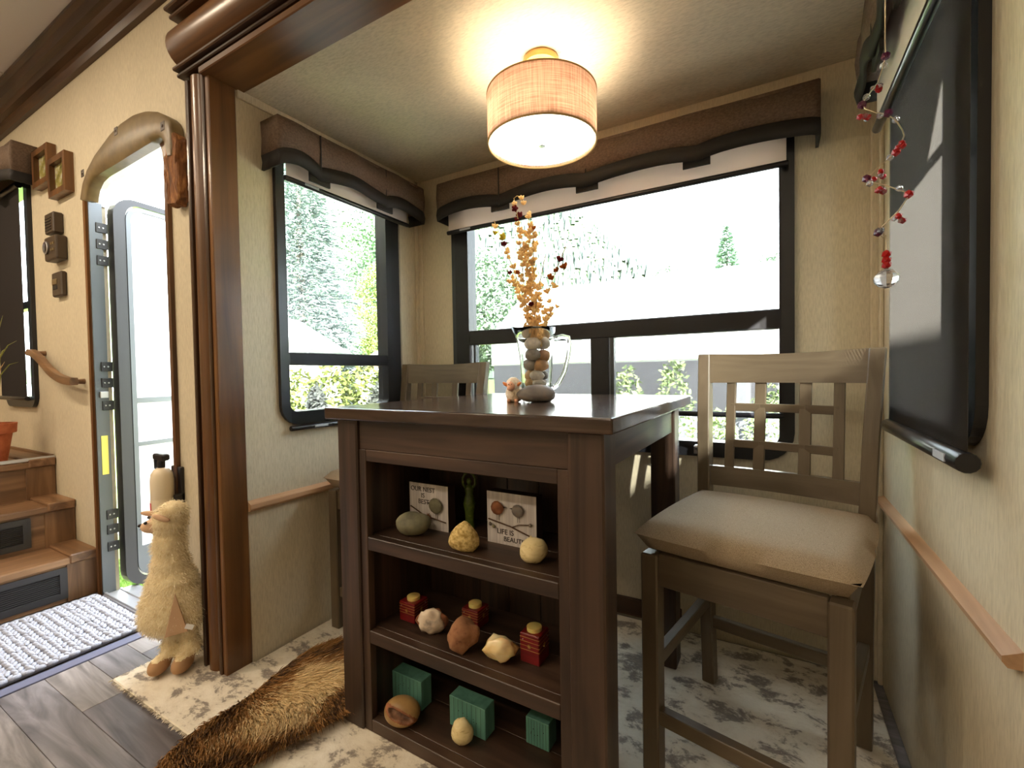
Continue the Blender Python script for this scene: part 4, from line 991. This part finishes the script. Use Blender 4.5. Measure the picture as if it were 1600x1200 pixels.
# ------------------------------------------------------------------ plush llama
LP = Vector((-1.790, .765, RZ)); lroot = thing('plush_llama', LP, _y+.12, 'cream plush llama with brown felt feet standing beside the pillar', 'plush toy')
b = B()
for c, r_ in (((0, .0, .215), (.098, .078, .10)), ((.0, 0, .185), (.104, .080, .070)), ((0, 0, .28), (.078, .068, .085)), ((-.004, 0, .345), (.057, .052, .08)), ((-.006, 0, .42), (.049, .046, .08)), ((-.004, 0, .505), (.053, .050, .052)), ((.006, 0, .535), (.045, .045, .036)),
              ((-.052, -.016, .492), (.032, .025, .023))): b.ball(c, r_, 3)
for s_ in (-1, 1):
    b.tube([(.028+s_*.028, -.01, .16), (.03+s_*.030, -.015, .06)], [.026, .024], 10); b.ball((.030+s_*.030, -.015, .075), (.034, .034, .036), 2)
    b.ball((.010+s_*.036, -.040, .031), (.030, .050, .030), 2)
lb_ = b.done('body_tmp', 'llama', lroot, smooth=True)
rm = lb_.modifiers.new('r', 'REMESH'); rm.mode = 'VOXEL'; rm.voxel_size = .006; sm = lb_.modifiers.new('s', 'SMOOTH'); sm.iterations = 6; sm.factor = .5
bpy.context.view_layer.update(); dg = bpy.context.evaluated_depsgraph_get()
lme = bpy.data.meshes.new_from_object(lb_.evaluated_get(dg)); bpy.data.objects.remove(lb_)
lme.materials.clear()
for v in lme.vertices:
    if v.co.z < 0: v.co.z = 0
body = link('llama_body', lme, 'llama', lroot, True); lme.materials.append(M['llamahoof']); lme.materials.append(M['llamaskin'])
its = []
for p in lme.polygons:
    c = p.center; isface = (c.x < -.036 and .46 < c.z < .53)
    if c.z < .052: p.material_index = 1
    elif isface: p.material_index = 2
    elif random.random() < .95:
        for _ in range(2 if c.z > .09 else 1):
            nrm = p.normal; q = c+Vector((random.uniform(-.003, .003), random.uniform(-.003, .003), random.uniform(-.003, .003)))
            ln = random.uniform(.006, .015)*(1.1 if c.z < .28 else 1); tip = q+nrm*ln*.7+Vector((random.gauss(0, .3), random.gauss(0, .3), -.55+random.gauss(0, .25)))*ln
            if tip.z > .004: its.append((q, tip, .0013))
tag(blades('llama_fur', its, 'llamafur', body), None, kind='stuff')
for x, y_ in ((-.054, -.040), (-.050, .008)): B().ball((x+.0, y_, .511), .0055, 2).done('eye', 'dark', lroot, smooth=True)
B().ball((-.084, -.020, .498), (.005, .009, .006), 2).done('nose', 'dark', lroot, smooth=True)
B().tube([(-.078, -.030, .487), (-.082, -.021, .483), (-.078, -.009, .486)], .0013, 5).done('mouth_stitch', 'dark', lroot, smooth=True)
for sx, sy, an in ((-.062, .012, -1.45), (.010, -.050, -1.2)):
    B().ball((sx-.010, sy, .528), (.010, .007, .030), 2, Matrix.Rotation(an, 3, 'Y')).done('ear', 'llamaskin', lroot, smooth=True)
B().prism([(0, 0), (.030, -.135), (-.032, -.140)], -.003, .003, 'y', .001).done('tail_flap', 'llamaskin', lroot)
tf = [o for o in lroot.children if o.name.startswith('tail_flap')][0]; tf.location = (.052, -.079, .285); tf.rotation_euler = (radians(2), 0, radians(22))
B().box(-.012, .012, -.001, .001, -.008, .008).done('sewn_tag', 'white', lroot); tg_ = [o for o in lroot.children if o.name.startswith('sewn_tag')][0]; tg_.location = (.085, -.066, .165); tg_.rotation_euler = (0, .4, .3)

# ------------------------------------------------------------------ fur hide on the rug
hide = thing('fur_hide', (-1.265, .865, RZ), 0, 'long-haired brown and cream fur hide lying on the rug by the table', 'fur rug')
outl = []
for k in range(40):
    a = 2*pi*k/40; rr = 1+.10*sin(3*a+1)+.07*sin(5*a); outl.append((.165*rr*cos(a), .33*rr*sin(a)))
hb = B().prism([(x, y) for x, y in outl], .0, .012, 'z').done('hide_leather', 'geode', hide)
def inside(x, y):
    c = False; n_ = len(outl)
    for i in range(n_):
        (x1_, y1_), (x2_, y2_) = outl[i], outl[(i+1) % n_]
        if (y1_ > y) != (y2_ > y) and x < (x2_-x1_)*(y-y1_)/(y2_-y1_)+x1_: c = not c
    return c
its, cols = [], []
c1, c2, c3 = srgb(228, 200, 150), srgb(158, 112, 58), srgb(82, 54, 30)
while len(its) < 26000:
    x, y = random.uniform(-.32, .32), random.uniform(-.40, .40)
    if not inside(x, y): continue
    e = sqrt((x/.165)**2+(y/.33)**2); nz_ = noise.noise(Vector((x*9, y*9, 2)))*.35+random.gauss(0, .07); v = e+nz_
    cc = c1 if v < .55 else (c2 if v < .80 else (c3 if v < .97 else c2))
    f_ = random.uniform(.8, 1.15); L = random.uniform(.03, .06); fl_ = noise.noise(Vector((x*4, y*4, 7)))*1.6; d = Vector((x*1.2+.5*cos(fl_), y*1.2+.5*sin(fl_), 0)).normalized()
    q = Vector((x, y, .011)); its.append((q, q+d*L+Vector((random.gauss(0, .008), random.gauss(0, .008), random.uniform(.006, .026))), .0022)); cols.append((cc[0]*f_, cc[1]*f_, cc[2]*f_, 1))
tag(blades('long_fur', its, vcolmat('fur_strands', .7), hide, cols), None, kind='stuff')

# ------------------------------------------------------------------ crystal garland
GY = 1.10
gp = [(1383, 66), (1384, 88), (1380, 102), (1372, 128), (1354, 152), (1347, 161), (1352, 170), (1375, 178), (1388, 180), (1400, 188), (1410, 203), (1413, 212), (1407, 226), (1400, 236), (1391, 246), (1371, 262), (1354, 279), (1359, 284), (1380, 288), (1405, 297), (1418, 301), (1420, 306), (1410, 321), (1404, 330), (1390, 343), (1376, 357), (1372, 364), (1380, 371)]
top = at(1383, 66, 1, GY)
gar = thing('crystal_garland', (top.x, GY, ZC), 0, 'spiralling wire garland of red and clear beads ending in a crystal ball', 'garland'); P0 = Vector((top.x, GY, ZC))
P3 = []
for i, (a, c) in enumerate(gp):
    ph = (c-66)/150*2*pi; P3.append(at(a, c, 1, GY+.02*sin(ph)))
B().tube([Vector((top.x, GY, ZC))]+P3, .0011, 6).done('wire', 'wire', gar, smooth=True, off=P0)
B().lathe([(.008, 0), (.008, -.003), (.003, -.006)], (0, 0, 0), 12).done('ceiling_hook', 'chrome', gar)
def bead(p, r, m): B().ball(p, r*1.35, 1).done('bead', m, gar, off=P0)
for i, kind in ((1, 'p'), (2, 'c'), (4, 'c'), (5, 'p'), (7, 'c'), (8, 'p'), (9, 'c'), (12, 'c'), (13, 'r'), (14, 'c'), (16, 'p'), (17, 'c'), (19, 'c'), (20, 'c'), (21, 'r'), (25, 'c'), (26, 'p'), (26, 'c')):
    bead(P3[i]+Vector((0, 0, random.uniform(-.004, .004))), .0062 if kind != 'c' else .005, 'crystal_'+kind)
for i in (3, 6, 11, 15, 18, 23):
    for q in range(5):
        bead(P3[i]+Vector((random.uniform(-.009, .009), random.uniform(-.008, .008), -.008-random.uniform(0, .012))), .0046 if q < 3 else .0036, 'crystal_r' if q < 3 else 'crystal_c')
pr = at(1385, 435, 1, GY); B().tube([P3[-1], P3[-1]+Vector((.004, 0, .004)), at(1385, 395, 1, GY), at(1385, 420, 1, GY)], .0009, 6).done('thread', 'wire', gar, smooth=True, off=P0)
for y_ in (397, 406, 414): bead(at(1385, y_, 1, GY), .0062, 'crystal_r')
b = B(); R0 = .0205
b.lathe([(.002, R0*.95), (R0*.55, R0*.70), (R0*.92, R0*.28), (R0, 0), (R0*.90, -R0*.35), (R0*.58, -R0*.72), (.003, -R0*.92)], pr, 9).done('crystal_ball', 'crystal_c', gar, off=P0)

# ------------------------------------------------------------------ outdoors
GZ = -.9
M['grass'] = ntex(mat('lawn', srgb(128, 158, 66), .9), (3, 3, 3), [(.3, srgb(100, 132, 48)), (.7, srgb(150, 178, 84))], 6)
struct(B().box(-90, 60, -40, 175, GZ-.1, GZ).done('ground_lawn', 'grass'))
M['gravel'] = ntex(mat('grey_gravel', srgb(158, 150, 142), .95), (30, 30, 30), [(.3, srgb(132, 126, 120)), (.7, srgb(178, 170, 162))], 5, 1, .5)
struct(B().box(-2.2, 14, -8, 12.5, GZ, GZ+.02).box(-7.5, -2.2, 2.4, 5.2, GZ, GZ+.02).done('ground_gravel', 'gravel'))
its, cols = [], []
for _ in range(9000):
    p = at(random.uniform(150, 300), random.uniform(880, 1000), 2, GZ)
    if p.y < 1.1: continue
    v = random.uniform(.8, 1.2); its.append((p, p+Vector((random.gauss(0, .02), random.gauss(0, .02), random.uniform(.04, .08))), .012)); cols.append((.20*v, .33*v, .06*v, 1))
tag(blades('lawn_grass', its, vcolmat('grass_blades'), None, cols), 'short bright green grass outside the open door', 'grass', kind='stuff')
def gpos(px_, d):
    r_ = ray(px_, 585); h_ = Vector((r_.x, r_.y, 0)); f_ = Vector((cf.x, cf.y, 0)).normalized(); return Vector((CAM.x, CAM.y, GZ))+h_*(d/h_.dot(f_))
FV = vcolmat('foliage'); M['trunk'] = mat('tree_trunk', srgb(84, 80, 72), .9)
def conifer(name, P, H, R, n, ca, cb, label, ex=.8, bl=.5, bw=.1):
    t = thing(name, P, 0, label, 'tree'); B().tube([(0, 0, 0), (0, 0, H*.97)], [H*.022, .01], 8).done('trunk', 'trunk', t, smooth=True)
    its, cols = [], []
    for _ in range(n):
        h_ = 1-random.random()**.62; h_ = min(.995, .04+h_*.96); rr = R*(1-h_)**ex; a = random.uniform(0, 2*pi); lobes = .78+.22*noise.noise(Vector((cos(a)*3, sin(a)*3, h_*16)))*2
        q = rr*lobes*sqrt(random.uniform(.25, 1)); p = Vector((q*cos(a), q*sin(a), H*h_-.12*q)); f_ = random.uniform(.75, 1.25); m_ = random.random()
        for _k in range(3):
            a2 = a+random.gauss(0, .55); L = bl*random.uniform(.5, 1.1)*(1-.55*h_); its.append((p, p+Vector((L*cos(a2), L*sin(a2), random.gauss(-.12, .14)*L)), bw*(1-.5*h_))); cols.append(tuple((ca[i]*(1-m_)+cb[i]*m_)*f_ for i in range(3))+(1,))
    tag(blades('foliage', its, FV, t, cols), None, kind='stuff'); return t
def leafy(name, P, balls, n, ca, cb, label, sz=.16, cat='tree', trunk=True):
    t = thing(name, P, 0, label, cat)
    if trunk: B().tube([(0, 0, 0), (.05, 0, balls[0][0][2])], [.12, .06], 8).done('trunk', 'trunk', t, smooth=True)
    its, cols = [], []
    for _ in range(n):
        c, r_ = random.choice(balls); v = Vector((random.gauss(0, 1), random.gauss(0, 1), random.gauss(0, 1))).normalized()*random.uniform(.55, 1)**.5
        p = Vector((c[0]+v.x*r_[0], c[1]+v.y*r_[1], max(.03, c[2]+v.z*r_[2]))); m_ = random.random(); f_ = random.uniform(.75, 1.25)
        its.append((p, p+Vector((random.gauss(0, 1), random.gauss(0, 1), random.gauss(0, .7))).normalized()*sz, sz*.55)); cols.append(tuple((ca[i]*(1-m_)+cb[i]*m_)*f_ for i in range(3))+(1,))
    tag(blades('foliage', its, FV, t, cols), None, kind='stuff'); return t
sv1, sv2 = (.11, .15, .145), (.25, .30, .295); yg1, yg2 = (.11, .15, .03), (.20, .24, .06); dg1, dg2 = (.06, .13, .05), (.14, .24, .09)
conifer('blue_spruce', gpos(474, 15.5), 11.0, 2.45, 15000, sv1, sv2, 'large silvery blue spruce outside the left end window', .66, .42, .05)
leafy('yellow_green_tree', gpos(598, 22), [((0, 0, 4.9), (1.3, 1.3, 2.4)), ((.3, .3, 3.2), (1.4, 1.4, 2.0))], 7000, yg1, yg2, 'sunlit yellow-green tree behind the silvery spruce', .13)
leafy('dark_green_tree', gpos(575, 30), [((0, 0, 7.5), (3.2, 3.2, 4.5)), ((2, 1, 9.5), (2.6, 2.6, 3.4)), ((-2, 0, 6), (2.5, 2.5, 4))], 11000, (.10, .17, .10), (.18, .27, .16), 'tall grey-green tree above the yellow-green one', .24)
hg = gpos(520, 6.0)
dirh = Vector((cr.x, cr.y, 0)).normalized()
leafy('garden_hedge', hg, [(tuple(dirh*(k*.42)+Vector((0, 0, 1.15+.06*sin(k)))), (.42, .4, .92)) for k in range(-4, 5)], 12000, yg1, yg2, 'bright yellow-green hedge below the spruce', .07, 'hedge', False)
leafy('dark_shrub', gpos(493, 4.9), [((0, 0, 1.38), (.10, .10, .42))], 1300, (.06, .07, .07), (.13, .14, .13), 'dark grey-green shrub in front of the hedge, narrow', .06, 'shrub', False)
leafy('dark_shrub', gpos(594, 5.0), [((0, 0, 1.35), (.17, .15, .45))], 1500, (.06, .07, .06), (.12, .13, .11), 'dark rounded shrub in front of the hedge, near the window frame', .06, 'shrub', False)
M['housew'] = mat('white_siding', srgb(232, 232, 230), .7); M['roofg'] = mat('grey_roof', srgb(120, 122, 128), .8); M['wing'] = mat('dark_window_glass', srgb(70, 78, 88), .15); M['brick'] = mat('tan_gable', srgb(170, 140, 118), .8)
def house(P, rz, w_, d, h, gm, label):
    t = thing('white_house', P, rz, label, 'house'); B().box(-w_/2, w_/2, 0, d, 0, h).done('walls', 'housew', t)
    B().prism([(-w_/2, h), (w_/2, h), (0, h+w_*.28)], 0.02, d-.02, 'y').done('gable', gm, t)
    for s_ in (-1, 1): B().bar((s_*w_*.56, d/2, h-.17), (0, d/2, h+w_*.28+.02), d+.6, .1, up=(-s_*.5, 0, 1)).done('roof_slope', 'roofg', t)
    wn = B().box(-w_*.12, w_*.12, -.04, .02, h*.45, h*.8).done('window', 'wing', t); B().frame(-w_*.14, w_*.14, h*.43, h*.82, .08, -.06, .01, 'y').done('window_frame', 'housew', wn)
house(gpos(398, 9.0), _y, 2.2, 1.6, 2.55, 'housew', 'white house half hidden by the spruce')
house(gpos(596, 10.5), _y, 1.2, 1.4, 2.05, 'brick', 'small gabled house beyond the spruce with tan gable')
# recreational vehicles behind the wide window
M['rvgrey'] = mat('grey_lower_panel', srgb(62, 62, 68), .5)
def rv(name, x0, x1, y0, y1, zt, zg, label, slope=.5, win=()):
    t = thing(name, ((x0+x1)/2, y0, GZ), 0, label, 'vehicle'); off = ((x0+x1)/2, y0, GZ)
    B().prism([(x0, zg), (x1, zg), (x1, zt-.15), (x1-.15, zt), (x0+slope+.2, zt), (x0+slope, zt-.06), (x0, zt-.75)], y0, y1, 'y', .03).done('upper_body', 'white', t, off=off)
    B().box(x0+.05, x1, y0+.02, y1-.02, GZ+.35, zg, .01).done('lower_panel', 'rvgrey', t, off=off)
    for xx in (x0+1.0, x1-1.2):
        wl = B().lathe([(.10, -.02), (.34, -.02), (.36, .04), (.36, .18), (.34, .2), (.1, .2)], (xx, y0+.02, GZ+.36), 24, 'y').done('tyre', 'blackrub', t, auto=40, off=off)
        B().lathe([(.0, -.03), (.2, -.03), (.2, .0)], (xx, y0+.02, GZ+.36), 18, 'y').done('hub_cap', 'chrome', wl, auto=40, off=off)
    B().box((x0+x1)/2-.4, (x0+x1)/2+.4, (y0+y1)/2-.3, (y0+y1)/2+.3, zt, zt+.22, .05).done('roof_air_unit', 'white', t, off=off)
    for a, c, z0, z1 in win: B().box(a, c, y0-.01, y0+.02, z0, z1, .004).done('side_window', 'wing', t, off=off)
    return t
xa, xb = at(765, 470, 1, 7.2).x, 1.9
rv('parked_trailer', xa, xb, 7.2, 9.6, at(860, 450, 1, 7.2).z, 1.14, 'long white trailer with grey lower panel parked behind the wide window', .7)
B_ = rv('motorhome', at(1010, 430, 1, 12).x, 4.5, 12.0, 14.4, at(1120, 418, 1, 12).z, 1.2, 'white motorhome with tinted slanted window beyond the long trailer', 1.6, ((at(1095, 430, 1, 12).x, at(1140, 430, 1, 12).x, at(1110, 448, 1, 12).z, at(1110, 422, 1, 12).z),))
rv('added_shade_camper', 2.75, 5.2, -7.5, 3.2, 3.14, .6, 'unseen white camper added beyond the right end window to block low sun', .3)  # unseen trailer, added to cut the sun off below the lit patch
for i, (q, d, hh, rr) in enumerate(((978, 5.9, 1.75, .24), (1052, 5.9, 1.8, .26), (1205, 5.9, 1.5, .34), (1125, 5.9, 1.25, .24))):
    leafy('flowering_shrub', gpos(q, d), [((0, 0, hh*.6), (rr, rr, hh*.55))], 900, (.10, .16, .06), (.30, .36, .16), 'loose green shrub growing in front of the grey trailer panel', .07, 'shrub', False)['group'] = 'shrubs before the long trailer'
conifer('dark_conifer', gpos(1137, 42), 15.2, 3.6, 3500, (.10, .17, .13), (.18, .27, .20), 'single pointed conifer rising above the motorhome roof', .9, 1.0, .22)
for q, d, h_, lbl in ((1040, 60, 15.5, 'round-topped distant tree at the foot of the mountain'), (1208, 50, 14.5, 'distant tree behind the motorhome, half hidden by the window frame'), (760, 26, 9, 'pale green tree at the left edge of the wide window')):
    leafy('distant_tree', gpos(q, d), [((0, 0, h_*.62), (h_*.22, h_*.22, h_*.38)), ((h_*.1, 0, h_*.5), (h_*.2, h_*.2, h_*.3))], 7000, (.10, .15, .11), (.19, .25, .19), lbl, h_*.026)
lp = gpos(965, 30); t = thing('street_lamp', lp, 0, 'thin street lamp post in front of the mountain', 'street lamp')
B().tube([(0, 0, 0), (0, 0, 9.3)], [.09, .06], 8).done('post', 'chrome', t, smooth=True); B().tube([(0, 0, 9.2), (-.9, 0, 9.45), (-1.8, 0, 9.4)], .05, 6).done('arm', 'chrome', t, smooth=True); B().box(-2.4, -1.7, -.1, .1, 9.34, 9.46, .03).done('lamp_head', 'white', t)
# forested mountain
mtn = thing('mountain', (-60, 160, GZ), 0, kind='structure')
ridge = [(-420, 560), (-300, 520)]
rp = [(560, 190), (700, 235), (790, 262), (850, 290), (905, 328), (960, 382), (1010, 424), (1090, 470), (1200, 540)]
YR = 160
pts = [(at(a, c, 1, YR).x, at(a, c, 1, YR).z) for a, c in rp]; pts = [(-420, pts[0][1]*.9)]+pts+[(pts[-1][0]+60, GZ)]
def rz_(x):
    for (xa_, za), (xb_, zb__) in zip(pts, pts[1:]):
        if xa_ <= x <= xb_: return za+(zb__-za)*(x-xa_)/(xb_-xa_)
    return GZ
NX, NY = 90, 14; vs, fs = [], []
for j in range(NY+1):
    for i in range(NX+1):
        x = -420+i*(pts[-1][0]+420)/NX; v = j/NY; y_ = 95+v*65; vs.append((x+60, y_-160, (max(0, rz_(x)-GZ))*v**1.1+2.0*noise.noise(Vector((x*.05, y_*.05, 0)))*v))
for j in range(NY):
    for i in range(NX): a = j*(NX+1)+i; fs.append((a, a+1, a+NX+2, a+NX+1))
M['slope'] = ntex(mat('forest_floor', srgb(84, 104, 72), .95), (.1, .1, .1), [(.3, srgb(70, 92, 62)), (.7, srgb(104, 124, 90))])
B().geo(vs, fs).done('hillside', 'slope', mtn, smooth=True)
vs, fs, vc = [], [], []
for _ in range(11000):
    x = random.uniform(-260, pts[-1][0]); v = random.random(); y_ = 95+v*65; z = max(0, rz_(x)-GZ)*v**1.1
    if z < .5: continue
    H_ = random.uniform(2.5, 5.5); R_ = H_*.2; k = len(vs); f_ = random.uniform(.7, 1.3); a0 = random.uniform(0, 1)
    vs += [(x+60+R_*cos(a0+2*pi*q/5), y_-160+R_*sin(a0+2*pi*q/5), z) for q in range(5)]+[(x+60, y_-160, z+H_)]; fs += [(k+q, k+(q+1) % 5, k+5) for q in range(5)]; vc += [(.085*f_, .112*f_, .10*f_, 1)]*6
me = bpy.data.meshes.new('forest_trees'); me.from_pydata(vs, [], fs); ca_ = me.color_attributes.new('col', 'FLOAT_COLOR', 'POINT')
for i, c in enumerate(vc): ca_.data[i].color = c
tag(link('forest_trees', me, FV, mtn), None, kind='stuff')
# unseen awning, added to shade the upper half of the right end window
aw = thing('added_shade_awning', (XR+TH, 1.3, 1.95), 0, 'unseen fabric awning added outside the right end window to shade its upper half', 'awning')
B().geo([(0, -.55, 0), (0, .55, 0), (.55, .55, -.11), (.55, -.55, -.11), (0, -.55, .012), (0, .55, .012), (.55, .55, -.098), (.55, -.55, -.098)], [(0, 1, 2, 3), (4, 5, 6, 7), (0, 1, 5, 4), (1, 2, 6, 5), (2, 3, 7, 6), (3, 0, 4, 7)]).done('added_awning_canvas', 'val', aw)
for y_ in (-.52, .52): B().bar((0, y_, -.5), (.53, y_, -.11), .02, .02).done('added_awning_arm', 'chrome', aw)
